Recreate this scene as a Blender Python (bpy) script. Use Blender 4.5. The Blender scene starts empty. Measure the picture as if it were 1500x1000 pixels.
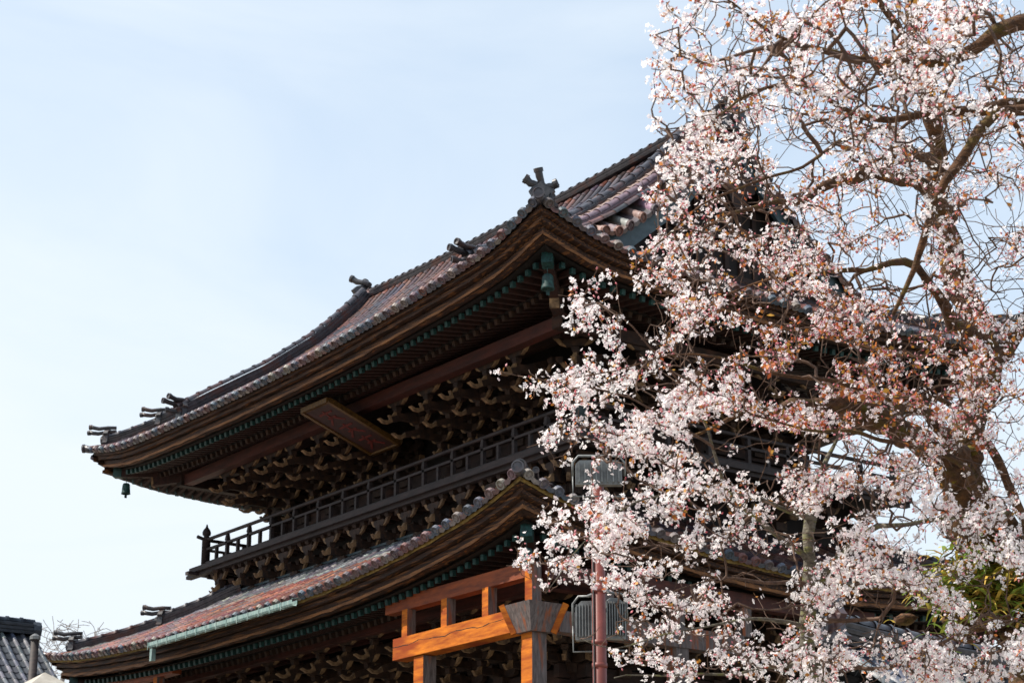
import bpy, math, random
import numpy as np
from mathutils import Vector, Matrix

random.seed(7)
rng = np.random.default_rng(11)
S = bpy.context.scene
COL = S.collection
CAMZ = 1.6

# ------------------------------------------------------------------ camera
TH = math.atan((1480 - 500) / 3000.0)
AZ = math.radians(-36.3198)
cam_d = bpy.data.cameras.new('camera')
cam_d.sensor_width = 36.0
cam_d.lens = 72.0
cam_d.clip_start = 0.1
cam_d.clip_end = 3000
cam_d.dof.use_dof = True
cam_d.dof.focus_distance = 17.0
cam_d.dof.aperture_fstop = 9.0
cam = bpy.data.objects.new('camera', cam_d)
COL.objects.link(cam)
cam.location = (0, 0, CAMZ)
cam.rotation_euler = (math.pi / 2 + TH, 0, AZ)
S.camera = cam
S.render.resolution_x = 1024
S.render.resolution_y = 682

# ------------------------------------------------------------------ sun + sky
# world axes: x = depth of the gate (v), y = along its front (u), z up
SUN_EL = math.radians(51)
sh = Vector((-0.84, 0.54, 0)).normalized()
sun_dir = Vector((sh.x * math.cos(SUN_EL), sh.y * math.cos(SUN_EL), math.sin(SUN_EL)))
sl = bpy.data.lights.new('sun', 'SUN')
sl.energy = 5.0
sl.angle = math.radians(0.55)
sl.color = (1.0, 0.93, 0.82)
so = bpy.data.objects.new('sun', sl)
COL.objects.link(so)
so.rotation_euler = sun_dir.to_track_quat('Z', 'Y').to_euler()

W = bpy.data.worlds.new('World')
S.world = W
W.use_nodes = True
nt = W.node_tree
nt.nodes.clear()
def N(t, ty, **k):
    n = t.nodes.new(ty)
    for a, b in k.items():
        setattr(n, a, b)
    return n
wo = N(nt, 'ShaderNodeOutputWorld')
bg = N(nt, 'ShaderNodeBackground')
bg.inputs['Strength'].default_value = 0.124
sky = N(nt, 'ShaderNodeTexSky')
sky.sky_type = 'NISHITA'
sky.sun_disc = False
sky.sun_elevation = SUN_EL
sky.sun_rotation = math.atan2(sun_dir.x, sun_dir.y)
sky.air_density = 1.0
sky.dust_density = 1.0
sky.ozone_density = 1.5
tc = N(nt, 'ShaderNodeTexCoord')
sep = N(nt, 'ShaderNodeSeparateXYZ')
nt.links.new(tc.outputs['Generated'], sep.inputs[0])
# thin high cloud: streaky noise + thicker towards the horizon and towards the sun side
mp = N(nt, 'ShaderNodeMapping')
mp.inputs['Scale'].default_value = (1.0, 2.2, 4.0)
mp.inputs['Rotation'].default_value = (0.3, 0.5, 0.4)
nt.links.new(tc.outputs['Generated'], mp.inputs[0])
no = N(nt, 'ShaderNodeTexNoise')
no.inputs['Scale'].default_value = 2.3
no.inputs['Detail'].default_value = 7
no.inputs['Roughness'].default_value = 0.52
no.inputs['Distortion'].default_value = 0.5
nt.links.new(mp.outputs[0], no.inputs['Vector'])
def dotn(vec, k, off):
    d = N(nt, 'ShaderNodeVectorMath', operation='DOT_PRODUCT')
    nt.links.new(tc.outputs['Generated'], d.inputs[0])
    d.inputs[1].default_value = vec
    m = N(nt, 'ShaderNodeMath', operation='MULTIPLY_ADD')
    nt.links.new(d.outputs['Value'], m.inputs[0])
    m.inputs[1].default_value = k
    m.inputs[2].default_value = off
    return m.outputs[0]
def addn(a, b, clamp=False):
    m = N(nt, 'ShaderNodeMath', operation='ADD')
    m.use_clamp = clamp
    nt.links.new(a, m.inputs[0]); nt.links.new(b, m.inputs[1])
    return m.outputs[0]
elev = dotn((0, 0, 1), -1.9, 0.92)          # more veil low down
side = dotn((-0.806, 0.592, 0), 0.55, 0.0)  # more veil to the left
nz = N(nt, 'ShaderNodeMath', operation='MULTIPLY_ADD')
nt.links.new(no.outputs['Fac'], nz.inputs[0]); nz.inputs[1].default_value = 2.2; nz.inputs[2].default_value = -0.95
fac = addn(addn(elev, side), nz.outputs[0], True)
mix = N(nt, 'ShaderNodeMix', data_type='RGBA')
skyg = N(nt, 'ShaderNodeMix', data_type='RGBA', blend_type='MULTIPLY')
skyg.inputs['Factor'].default_value = 1.0
nt.links.new(sky.outputs[0], skyg.inputs['A'])
skyg.inputs['B'].default_value = (1, 1, 1, 1)
nt.links.new(fac, mix.inputs['Factor'])
nt.links.new(skyg.outputs['Result'], mix.inputs['A'])
mix.inputs['B'].default_value = (4.95, 5.0, 5.12, 1)
veil = N(nt, 'ShaderNodeMix', data_type='RGBA')
veil.inputs['Factor'].default_value = 0.62
nt.links.new(mix.outputs['Result'], veil.inputs['A'])
veil.inputs['B'].default_value = (4.4, 5.1, 5.7, 1)
nt.links.new(veil.outputs['Result'], bg.inputs['Color'])
nt.links.new(bg.outputs[0], wo.inputs['Surface'])
S.view_settings.view_transform = 'Standard'
S.view_settings.look = 'None'
S.view_settings.exposure = 0.65
S.view_settings.gamma = 1.0

# ------------------------------------------------------------------ helpers
def P(u, v, z):
    """gate coordinates (u along the front, v into depth, z above the eye) -> world"""
    return Vector((v, u, z + CAMZ))

def cam_point(px, py, dep):
    """a point dep metres along the view axis (used to survey tree limbs)"""
    f, r = (px - 750) / 3000.0, -(py - 500) / 3000.0
    R = Vector((0.8058, -0.5922, 0)); Fh = Vector((0.5922, 0.8058, 0)); Z = Vector((0, 0, 1))
    F = Fh * math.cos(TH) + Z * math.sin(TH)
    U = -Fh * math.sin(TH) + Z * math.cos(TH)
    return Vector((0, 0, CAMZ)) + (F + R * f + U * r) * dep

def interp(x, tab):
    if x <= tab[0][0]: return tab[0][1]
    for (a, ya), (b, yb) in zip(tab, tab[1:]):
        if x <= b:
            t = (x - a) / (b - a)
            return ya + (yb - ya) * t
    return tab[-1][1]

def smooth_tab(tab, n=6):
    """Catmull-Rom densified table"""
    p = [tab[0]] + list(tab) + [tab[-1]]
    out = []
    for i in range(1, len(p) - 2):
        for k in range(n):
            t = k / n
            y = 0.5 * ((2 * p[i][1]) + (-p[i-1][1] + p[i+1][1]) * t + (2*p[i-1][1] - 5*p[i][1] + 4*p[i+1][1] - p[i+2][1]) * t*t
                       + (-p[i-1][1] + 3*p[i][1] - 3*p[i+1][1] + p[i+2][1]) * t**3)
            out.append((p[i][0] + (p[i+1][0] - p[i][0]) * t, y))
    out.append(tab[-1])
    return out

class MB:
    def __init__(s):
        s.v = []; s.f = []; s.m = []; s.c = []; s.sm = []
        s.mi = 0; s.col = (1, 1, 1); s.smooth = False
    def face(s, idx):
        s.f.append(idx); s.m.append(s.mi); s.c.append(s.col); s.sm.append(s.smooth)
    def add(s, verts, faces):
        b = len(s.v)
        s.v.extend([tuple(p) for p in verts])
        for f in faces: s.face([b + i for i in f])
    def hexa(s, p):   # 8 points: bottom 0-3, top 4-7
        s.add(p, [(3,2,1,0),(4,5,6,7),(0,1,5,4),(1,2,6,5),(2,3,7,6),(3,0,4,7)])
    def boxw(s, a, b):  # world axis box
        (x0,y0,z0),(x1,y1,z1) = a, b
        s.hexa([(x0,y0,z0),(x1,y0,z0),(x1,y1,z0),(x0,y1,z0),(x0,y0,z1),(x1,y0,z1),(x1,y1,z1),(x0,y1,z1)])
    def boxg(s, u0, u1, v0, v1, z0, z1):
        a, b = P(u0, v0, z0), P(u1, v1, z1)
        s.boxw((min(a.x,b.x),min(a.y,b.y),a.z), (max(a.x,b.x),max(a.y,b.y),b.z))
    def bar(s, a, b, w, h, up=Vector((0,0,1)), w2=None, h2=None):
        a = Vector(a); b = Vector(b); d = (b - a).normalized()
        sd = d.cross(up)
        if sd.length < 1e-5: sd = d.cross(Vector((1,0,0)))
        sd.normalize(); uu = sd.cross(d).normalized()
        w2 = w if w2 is None else w2; h2 = h if h2 is None else h2
        def q(c, w, h): return [c - sd*w/2 - uu*h/2, c + sd*w/2 - uu*h/2, c + sd*w/2 + uu*h/2, c - sd*w/2 + uu*h/2]
        A, B = q(a, w, h), q(b, w2, h2)
        s.add(A + B, [(0,3,2,1),(4,5,6,7),(0,1,5,4),(1,2,6,5),(2,3,7,6),(3,0,4,7)])
    def tube(s, pts, radii, n=6, caps=True, smooth=True):
        pts = [Vector(p) for p in pts]
        if not hasattr(radii, '__len__'): radii = [radii] * len(pts)
        prev = None; b = len(s.v)
        for i, p in enumerate(pts):
            d = (pts[min(i+1, len(pts)-1)] - pts[max(i-1, 0)])
            d = d.normalized() if d.length > 1e-9 else Vector((0,0,1))
            if prev is None:
                r = d.cross(Vector((0.13, 0.27, 0.95)))
                if r.length < 1e-3: r = d.cross(Vector((1,0,0)))
            else:
                r = prev - d * prev.dot(d)
            r.normalize(); prev = r; q = d.cross(r)
            for k in range(n):
                t = 2 * math.pi * k / n
                s.v.append(tuple(p + (r * math.cos(t) + q * math.sin(t)) * radii[i]))
        o = s.smooth; s.smooth = smooth
        for i in range(len(pts) - 1):
            for k in range(n):
                a = b + i*n + k; c = b + i*n + (k+1) % n
                s.face([a, c, c + n, a + n])
        s.smooth = o
        if caps:
            s.face([b + k for k in range(n)][::-1])
            s.face([b + (len(pts)-1)*n + k for k in range(n)])
    def lathe(s, c, prof, n=12, axis=Vector((0,0,1))):
        """prof: list of (radius, height along axis)"""
        c = Vector(c); axis = axis.normalized()
        r = axis.cross(Vector((0.3, 0.9, 0.1))).normalized(); q = axis.cross(r)
        b = len(s.v)
        for (rad, h) in prof:
            for k in range(n):
                t = 2*math.pi*k/n
                s.v.append(tuple(c + axis*h + (r*math.cos(t) + q*math.sin(t))*rad))
        for i in range(len(prof)-1):
            for k in range(n):
                a = b+i*n+k; d = b+i*n+(k+1)%n
                s.face([a, d, d+n, a+n])
        s.face([b+k for k in range(n)][::-1]); s.face([b+(len(prof)-1)*n+k for k in range(n)])
    def prism(s, outline, org, ax, ay, th):
        """outline in (ax, ay) plane, extruded +-th/2 along their normal"""
        org = Vector(org); nrm = ax.cross(ay).normalized() * (th/2)
        n = len(outline)
        A = [org + ax*x + ay*y - nrm for x, y in outline]; B = [p + 2*nrm for p in A]
        s.add(A + B, [tuple(range(n))[::-1], tuple(range(n, 2*n))] + [(i, (i+1) % n, n + (i+1) % n, n + i) for i in range(n)])
    def build(s, name, mats, parent=None):
        me = bpy.data.meshes.new(name)
        me.from_pydata(s.v, [], s.f)
        if not isinstance(mats, (list, tuple)): mats = [mats]
        for m in mats: me.materials.append(m)
        me.polygons.foreach_set('material_index', s.m)
        me.polygons.foreach_set('use_smooth', s.sm)
        at = me.attributes.new('tint', 'FLOAT_COLOR', 'FACE')
        at.data.foreach_set('color', np.array([(c[0], c[1], c[2], 1.0) for c in s.c], dtype=np.float32).ravel())
        me.update()
        o = bpy.data.objects.new(name, me)
        COL.objects.link(o)
        if parent: o.parent = parent
        return o

def tag(o, label=None, cat=None, group=None, kind=None):
    if label: o['label'] = label
    if cat: o['category'] = cat
    if group: o['group'] = group
    if kind: o['kind'] = kind
    return o
def thing(name, label, cat, group=None):
    o = bpy.data.objects.new(name, None)
    o.empty_display_size = 0.3
    COL.objects.link(o)
    return tag(o, label, cat, group)
def link_copy(o, parent, M=None):
    c = o.copy(); COL.objects.link(c); c.parent = parent
    if M is not None: c.matrix_local = M
    return c
def nearest_split(items, key, limit=100):
    s = sorted(items, key=key)
    return s[:limit], s[limit:]

# ------------------------------------------------------------------ materials
def mat(name, c1, c2, scale=6, rough=0.75, stretch=(1,1,1), bump=0.25, detail=6, tint=False, c3=None, metallic=0.0,
        fine=None, trans=None, spec=0.4, bdist=0.02):
    m = bpy.data.materials.new(name); m.use_nodes = True
    t = m.node_tree; t.nodes.clear()
    out = N(t, 'ShaderNodeOutputMaterial'); b = N(t, 'ShaderNodeBsdfPrincipled')
    t.links.new(b.outputs[0], out.inputs[0])
    tcn = N(t, 'ShaderNodeTexCoord'); mpn = N(t, 'ShaderNodeMapping')
    mpn.inputs['Scale'].default_value = stretch
    t.links.new(tcn.outputs['Object'], mpn.inputs[0])
    n1 = N(t, 'ShaderNodeTexNoise'); n1.inputs['Scale'].default_value = scale; n1.inputs['Detail'].default_value = detail
    n1.inputs['Roughness'].default_value = 0.62
    t.links.new(mpn.outputs[0], n1.inputs['Vector'])
    cr = N(t, 'ShaderNodeValToRGB')
    cr.color_ramp.elements[0].position = 0.32; cr.color_ramp.elements[0].color = (*c1, 1)
    cr.color_ramp.elements[1].position = 0.68; cr.color_ramp.elements[1].color = (*c2, 1)
    t.links.new(n1.outputs['Fac'], cr.inputs[0])
    colr = cr.outputs[0]
    if c3 is not None:
        n2 = N(t, 'ShaderNodeTexNoise'); n2.inputs['Scale'].default_value = scale * (fine or 0.35); n2.inputs['Detail'].default_value = 5
        t.links.new(mpn.outputs[0], n2.inputs['Vector'])
        r2 = N(t, 'ShaderNodeValToRGB'); r2.color_ramp.elements[0].position = 0.52; r2.color_ramp.elements[1].position = 0.66
        t.links.new(n2.outputs['Fac'], r2.inputs[0])
        mx = N(t, 'ShaderNodeMix', data_type='RGBA')
        t.links.new(r2.outputs[0], mx.inputs['Factor']); t.links.new(colr, mx.inputs['A']); mx.inputs['B'].default_value = (*c3, 1)
        colr = mx.outputs['Result']
    if tint:
        at = N(t, 'ShaderNodeAttribute'); at.attribute_name = 'tint'
        mx = N(t, 'ShaderNodeMix', data_type='RGBA', blend_type='MULTIPLY'); mx.inputs['Factor'].default_value = 1
        t.links.new(colr, mx.inputs['A']); t.links.new(at.outputs['Color'], mx.inputs['B'])
        colr = mx.outputs['Result']
    t.links.new(colr, b.inputs['Base Color'])
    b.inputs['Roughness'].default_value = rough
    b.inputs['Metallic'].default_value = metallic
    b.inputs['Specular IOR Level'].default_value = spec
    if bump:
        bp = N(t, 'ShaderNodeBump'); bp.inputs['Strength'].default_value = bump; bp.inputs['Distance'].default_value = bdist
        t.links.new(n1.outputs['Fac'], bp.inputs['Height']); t.links.new(bp.outputs[0], b.inputs['Normal'])
    if trans:
        tr = N(t, 'ShaderNodeBsdfTranslucent'); ms = N(t, 'ShaderNodeMixShader'); ms.inputs[0].default_value = trans
        t.links.new(colr, tr.inputs[0]); t.links.new(b.outputs[0], ms.inputs[1]); t.links.new(tr.outputs[0], ms.inputs[2])
        t.links.new(ms.outputs[0], out.inputs[0])
    return m

M_TILE = mat('glazed_tile', (0.45,0.45,0.47), (1,1,1), scale=9, rough=0.30, bump=0.25, tint=True, spec=0.6)
M_TILEEND = mat('tile_end', (0.55,0.5,0.48), (1,1,1), scale=14, rough=0.6, bump=0.4, tint=True)
M_ONI = mat('black_ridge_ornament', (0.010,0.012,0.016), (0.045,0.044,0.052), scale=9, rough=0.42, c3=(0.06,0.035,0.03), spec=0.5)
M_RIDGE = mat('ridge_tile', (0.018,0.020,0.028), (0.075,0.070,0.082), scale=7, rough=0.36, c3=(0.085,0.038,0.034), spec=0.5)
M_WOOD = mat('old_dark_wood', (0.008,0.004,0.003), (0.030,0.012,0.008), scale=7, rough=0.8, stretch=(1,0.35,1.6), bump=0.4, c3=(0.045,0.018,0.010))
M_BOARD = mat('weathered_eave_board', (0.006,0.003,0.002), (0.044,0.015,0.007), scale=5, rough=0.75, stretch=(3,0.25,7), bump=0.5, c3=(0.15,0.060,0.018), fine=1.1)
M_RAFT = mat('rafter_wood', (0.010,0.0035,0.003), (0.038,0.011,0.007), scale=8, rough=0.8, bump=0.3)
M_TEAL = mat('verdigris_cap', (0.003,0.013,0.014), (0.012,0.062,0.058), scale=18, rough=0.6, bump=0.2)
M_PALE = mat('aged_tan_paint', (0.022,0.011,0.007), (0.30,0.185,0.095), scale=6, rough=0.8, bump=0.2)
M_BRKT = mat('bracket_wood', (0.006,0.003,0.002), (0.052,0.024,0.013), scale=5, rough=0.8, bump=0.3, c3=(0.016,0.008,0.006), fine=0.9)
M_RED = mat('faded_red_wood', (0.022,0.005,0.004), (0.075,0.016,0.009), scale=5, rough=0.7, stretch=(1,0.3,2), bump=0.3)
M_DECK = mat('greyed_rail_wood', (0.008,0.006,0.007), (0.036,0.023,0.022), scale=8, rough=0.7, stretch=(1,0.3,2), bump=0.3)
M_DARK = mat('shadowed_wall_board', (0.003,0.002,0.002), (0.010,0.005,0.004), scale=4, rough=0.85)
M_ORANGE = mat('orange_cedar', (0.22,0.045,0.008), (0.56,0.17,0.015), scale=3.2, spec=0.15, rough=0.7, stretch=(1,0.5,3), bump=0.25, c3=(0.22,0.04,0.008))
M_RED2 = mat('shaded_cedar', (0.10,0.018,0.004), (0.26,0.055,0.009), scale=4, rough=0.65, stretch=(1,0.5,3), bump=0.25)  # darker version of the orange cedar, eave shade put into its colour
M_GREYWOOD = mat('silvered_shaded_wood', (0.05,0.038,0.036), (0.15,0.12,0.115), scale=6, rough=0.8, stretch=(4,4,0.6), bump=0.3, c3=(0.22,0.06,0.02))  # weathered grey that also carries shade in its colour on the prop frames
M_COPPER = mat('verdigris_copper', (0.05,0.11,0.12), (0.34,0.42,0.38), scale=9, rough=0.5, bump=0.15, stretch=(1,7,0.5), c3=(0.10,0.20,0.19), fine=0.5)
M_LEAD = mat('grey_roof_metal', (0.025,0.042,0.052), (0.055,0.085,0.10), scale=6, rough=0.45, bump=0.15)
M_PIPE = mat('russet_painted_steel', (0.12,0.026,0.020), (0.19,0.046,0.036), scale=8, rough=0.5, bump=0.1, c3=(0.15,0.04,0.03))
M_METAL = mat('grey_cast_metal', (0.10,0.10,0.10), (0.20,0.21,0.21), scale=12, rough=0.45, metallic=0.3, bump=0.1)
M_GLASS = mat('lamp_glass', (0.10,0.11,0.12), (0.16,0.17,0.18), scale=4, rough=0.12, bump=0)
M_BARK = mat('mossy_bark', (0.026,0.012,0.007), (0.15,0.070,0.030), scale=16, rough=0.95, stretch=(1,1,2.4), bump=1.0, bdist=0.04, c3=(0.10,0.065,0.014), fine=0.4)
M_BARK2 = mat('lichen_bark', (0.035,0.028,0.022), (0.20,0.18,0.14), scale=18, rough=0.9, stretch=(1,1,3), bump=1.0, bdist=0.02, c3=(0.17,0.17,0.05), fine=0.6)
M_TWIG = mat('twig_bark', (0.045,0.025,0.018), (0.13,0.075,0.05), scale=20, rough=0.85, bump=0.3)
M_MOSS = mat('moss', (0.07,0.045,0.010), (0.26,0.19,0.025), scale=25, rough=0.95, bump=0.8, tint=True)
M_PETAL = mat('petal', (0.98,0.97,0.97), (1,1,1), scale=30, rough=0.6, bump=0, tint=True, trans=0.46, spec=0.2)
M_GROUND = mat('packed_gravel', (0.17,0.15,0.12), (0.28,0.25,0.20), scale=3, rough=0.95, bump=0.5)
M_GREYTILE = mat('grey_roof_tile', (0.6,0.6,0.6), (1,1,1), scale=8, rough=0.45, bump=0.2, tint=True)
M_CANVAS = mat('beige_canvas', (0.30,0.27,0.23), (0.42,0.39,0.34), scale=6, rough=0.8)
M_PLASTER = mat('pale_plaster', (0.45,0.43,0.40), (0.6,0.58,0.54), scale=4, rough=0.9)
M_STONE = mat('grey_stone', (0.16,0.155,0.15), (0.3,0.29,0.28), scale=6, rough=0.9)
M_PLAQ = mat('plaque_red', (0.014,0.005,0.004), (0.040,0.010,0.008), scale=6, rough=0.6)
M_GILT = mat('tarnished_gilt', (0.045,0.022,0.006), (0.14,0.07,0.014), scale=16, rough=0.5, metallic=0.4)
M_SCRIPT = mat('script_red', (0.07,0.008,0.006), (0.14,0.016,0.010), scale=16, rough=0.6)

def jit(c, a=0.12):
    k = 1 + random.uniform(-a, a)
    return tuple(min(1, x * k * (1 + random.uniform(-a/3, a/3))) for x in c)

# ------------------------------------------------------------------ tiled roof field
def PT(pal, t):
    return pal(t) if callable(pal) else pal
def tile_field(mb, surf, a0, a1, sp, dmax, pal, seg=0.32, r=0.085, flip=1, endpal=None, d_lo=None):
    """barrel-and-pan tiles on a curved slope. surf(a, d)->Vector. dmax(a): end of the row."""
    n = max(1, int(round((a1 - a0) / sp))); sp = (a1 - a0) / n
    def frame(a, d):
        p = surf(a, d); e = 0.02
        ta = (surf(a + e, d) - surf(a - e, d)).normalized()
        td = (surf(a, d + e) - surf(a, d - e)).normalized()
        nn = ta.cross(td).normalized()
        if nn.z < 0: nn = -nn
        return p, ta, td, nn
    lo = d_lo or (lambda a: -0.02)
    # base skin + pans
    for i in range(n):
        ac = a0 + (i + 0.5) * sp
        L, D = lo(ac), dmax(ac)
        if D - L < 0.12: continue
        k = max(1, int(math.ceil((D - L) / seg)))
        for j in range(k):
            d0 = L + (D - L) * j / k; d1 = L + (D - L) * (j + 1) / k
            mb.col = tuple(x * 0.38 for x in jit(random.choice(PT(pal, j / k)))); mb.smooth = False  # pans tinted darker: shade between the barrels is put into the colour
            row = []
            for (dd, up) in ((d0, 0.035), (d1 + 0.02, 0.012)):
                for s_, h in ((-0.5, 0.035), (0, 0.0), (0.5, 0.035)):
                    p, ta, td, nn = frame(ac + s_ * sp, dd)
                    row.append(p + nn * (up + h))
            b0 = [row[q] - Vector((0, 0, 0.03)) for q in range(3)]
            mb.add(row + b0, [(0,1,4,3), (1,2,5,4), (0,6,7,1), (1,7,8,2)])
        # drip edge of the lowest pan
        mb.col = jit(random.choice(endpal or PT(pal, 0)))
        p, ta, td, nn = frame(ac, L)
        o = p - td * 0.015
        w = sp * 0.5
        mb.add([o - ta*w + nn*0.07, o + nn*0.035, o + ta*w + nn*0.07, o + ta*w - nn*0.0, o - nn*0.055, o - ta*w - nn*0.0], [(0,5,4,1), (1,4,3,2)])
    # barrels
    for i in range(n + 1):
        a = a0 + i * sp
        L, D = lo(a), dmax(a)
        if D - L < 0.10: continue
        k = max(1, int(round((D - L) / seg)))
        ns = 6
        for j in range(k):
            d0 = L + (D - L) * j / k; d1 = L + (D - L) * (j + 1) / k
            mb.col = jit(random.choice(PT(pal, (j + 0.5) / k)), 0.3)
            ring = []
            for dd, rr in ((d0, r * 1.06), (d0 + (d1-d0)*0.16, r * 1.06), (d0 + (d1-d0)*0.18, r * 0.97), (d1 + 0.01, r * 0.94)):
                p, ta, td, nn = frame(a, dd)
                for q in range(ns + 1):
                    t = math.pi * q / ns
                    ring.append(p + ta * (math.cos(t) * rr) + nn * (0.035 + math.sin(t) * rr * 1.05))
            m = ns + 1
            mb.smooth = True
            mb.add(ring, [(x*m + q, x*m + q + 1, (x+1)*m + q + 1, (x+1)*m + q) for x in range(3) for q in range(ns)])
            mb.smooth = False
        # round end tile with a raised rim
        p, ta, td, nn = frame(a, L)
        mb.mi = 1
        mb.col = jit(random.choice(endpal or PT(pal, 0)), 0.2)
        R0 = r * 1.12
        c = p + nn * (0.035 + 0.01)
        rings = []
        prof = [(R0, 0.05), (R0, -0.03), (R0*0.80, -0.03), (R0*0.74, -0.008), (R0*0.42, -0.008), (R0*0.36, -0.022), (0.001, -0.022)]
        nn_ = 12
        for rad, h in prof:
            for q in range(nn_):
                t = 2 * math.pi * q / nn_
                rings.append(c + td * h + (ta * math.cos(t) + nn * math.sin(t)) * rad)
        mb.add(rings, [(x*nn_ + q, x*nn_ + (q+1) % nn_, (x+1)*nn_ + (q+1) % nn_, (x+1)*nn_ + q) for x in range(len(prof)-1) for q in range(nn_)])
        mb.mi = 0

def ridge(mb, pts, width, height, cap_r, seg=0.33, layers=4, collar=True, cap_w=None):
    """stacked noshi tiles with a row of round cap tiles, following pts (base line)"""
    pts = [Vector(p) for p in pts]
    Z = Vector((0, 0, 1))
    def sec(i):
        d = (pts[min(i+1, len(pts)-1)] - pts[max(i-1, 0)]).normalized()
        sd = d.cross(Z).normalized(); return d, sd, sd.cross(d).normalized()
    lh = height / layers
    for L in range(layers):
        w = width * (1 - 0.08 * L) * (1.0 if L % 2 == 0 else 0.90)
        A = []
        for i, p in enumerate(pts):
            d, sd, up = sec(i)
            b = p + up * (L * lh); t = b + up * lh * 0.60
            A += [b - sd*w/2*0.9, b + sd*w/2*0.9, t + sd*w/2, t - sd*w/2]
        fs = []
        for i in range(len(pts) - 1):
            o = i*4
            for k in range(4): fs.append((o+k, o+(k+1)%4, o+4+(k+1)%4, o+4+k))
        e = (len(pts)-1)*4
        fs += [(3,2,1,0), (e, e+1, e+2, e+3)]
        mb.add(A, fs)
    core = []
    for i, p in enumerate(pts):
        d, sd, up = sec(i)
        core += [p - sd*width*0.30, p + sd*width*0.30, p + sd*width*0.28 + up*height*0.98, p - sd*width*0.28 + up*height*0.98]
    mb.add(core, fs)
    # caps
    tot = sum((b - a).length for a, b in zip(pts, pts[1:]))
    n = max(2, int(tot / seg))
    def at(s):
        s = max(0, min(1, s)) * tot
        for i in range(len(pts)-1):
            l = (pts[i+1] - pts[i]).length
            if s <= l or i == len(pts)-2:
                d, sd, up = sec(i); return pts[i].lerp(pts[i+1], min(1, s/l)), d, sd, up
            s -= l
    mb.smooth = True
    for j in range(n):
        ring = []
        for k, (t, rr) in enumerate(((j/n, 1.18), ((j+0.16)/n, 1.18), ((j+0.17)/n, 1.0), ((j+1.02)/n, 0.95))):
            p, d, sd, up = at(t)
            c = p + up * height
            rr = rr if collar else 1.0
            for q in range(9):
                a = math.pi * q / 8
                ring.append(c + sd * math.cos(a) * cap_r * rr * 1.1 + up * (math.sin(a) * cap_r * rr + 0.01))
        mb.add(ring, [(x*9+q, x*9+q+1, (x+1)*9+q+1, (x+1)*9+q) for x in range(3) for q in range(8)])
    mb.smooth = False

def oni(mb, pos, out, h=0.55, w=0.5, tubes=((0, 0.35, 0.42), (0, 0.12, 0.30)), tr=0.075, disc=True, tilt=0.05, ok=1.0):
    """ridge end: shouldered shield plate facing 'out' with projecting tubes (side, rise, length)"""
    pos = Vector(pos); out = Vector((out.x, out.y, 0)).normalized(); Z = Vector((0,0,1)); sd = out.cross(Z).normalized()
    o = [(-w*0.55, 0), (-w*0.62, h*0.10), (-w*0.44, h*0.22), (-w*0.40, h*0.50), (-w*0.50, h*0.62), (-w*0.36, h*0.78), (-w*0.16, h*0.86), (0, h),
         (w*0.16, h*0.86), (w*0.36, h*0.78), (w*0.50, h*0.62), (w*0.40, h*0.50), (w*0.44, h*0.22), (w*0.62, h*0.10), (w*0.55, 0)]
    mb.prism(o, pos, sd, Z, 0.12)
    mb.prism([(x*0.7, y*0.72 + h*0.06) for x, y in o], pos + out*0.07, sd, Z, 0.06)
    if disc:
        mb.lathe(pos + out*0.06 + Z*h*0.34, [(0.11, 0), (0.11, 0.10), (0.085, 0.10), (0.08, 0.075), (0.03, 0.075), (0.02, 0.09)], 14, out)
    for s_, rise, ln in tubes:
        a = pos + Z*(h*0.80 + (rise - 0.12)*0.5) + sd*(s_*0.5)
        dirv = (out * ln * ok + sd * s_ * 1.2 + Z * (rise*tilt)).normalized()
        b = a + dirv * ln
        m_ = a.lerp(b, 0.5) - Z*0.035
        mb.tube([a - dirv*0.22, a, m_, a.lerp(b, 0.8) - Z*0.012, b + Z*0.02], [tr*0.85, tr*0.9, tr, tr, tr*1.1], 10)
        mb.lathe(b, [(tr*1.25, -0.04), (tr*1.25, 0.03), (tr*0.9, 0.03), (tr*0.85, 0.012)], 12, dirv)

# ================================================================== GROUND
g = MB()
for i in range(1):
    g.add([(-600,-600,0), (900,-600,0), (900,900,0), (-600,900,0)], [(0,1,2,3)])
tag(g.build('ground', M_GROUND), kind='structure')

# ================================================================== THE GATE
gate = thing('temple_gate', 'great two storey dark wooden temple gate with upswept tiled roofs and bracketed eaves', 'temple gate')

PAL_UP = [(0.125,0.062,0.055), (0.095,0.055,0.056), (0.16,0.072,0.055), (0.070,0.058,0.070), (0.19,0.095,0.070), (0.105,0.078,0.078)]
PAL_LO = [(0.36,0.145,0.11), (0.27,0.12,0.11), (0.42,0.19,0.13), (0.20,0.16,0.17), (0.36,0.22,0.19), (0.24,0.11,0.12)]
PAL_LOT = [(0.28,0.27,0.28), (0.20,0.20,0.22), (0.34,0.33,0.33), (0.15,0.15,0.18)]
PAL_END = [(0.12,0.10,0.115), (0.17,0.11,0.125), (0.10,0.115,0.15), (0.24,0.21,0.20), (0.15,0.075,0.07), (0.09,0.12,0.16)]
PAL_VERGE = [(0.38,0.25,0.24), (0.31,0.27,0.28), (0.28,0.19,0.22), (0.44,0.31,0.26)]

LIFT_U = smooth_tab([(0,1), (0.7,.76), (1.3,.54), (2.0,.38), (3.2,.25), (4.4,.17), (5.7,.10), (7.2,.03), (9,0)])
LIFT_L = smooth_tab([(0,1), (0.45,.86), (1.2,.66), (2.0,.50), (3.0,.35), (4.4,.19), (6.4,.05), (8.5,0)])

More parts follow.
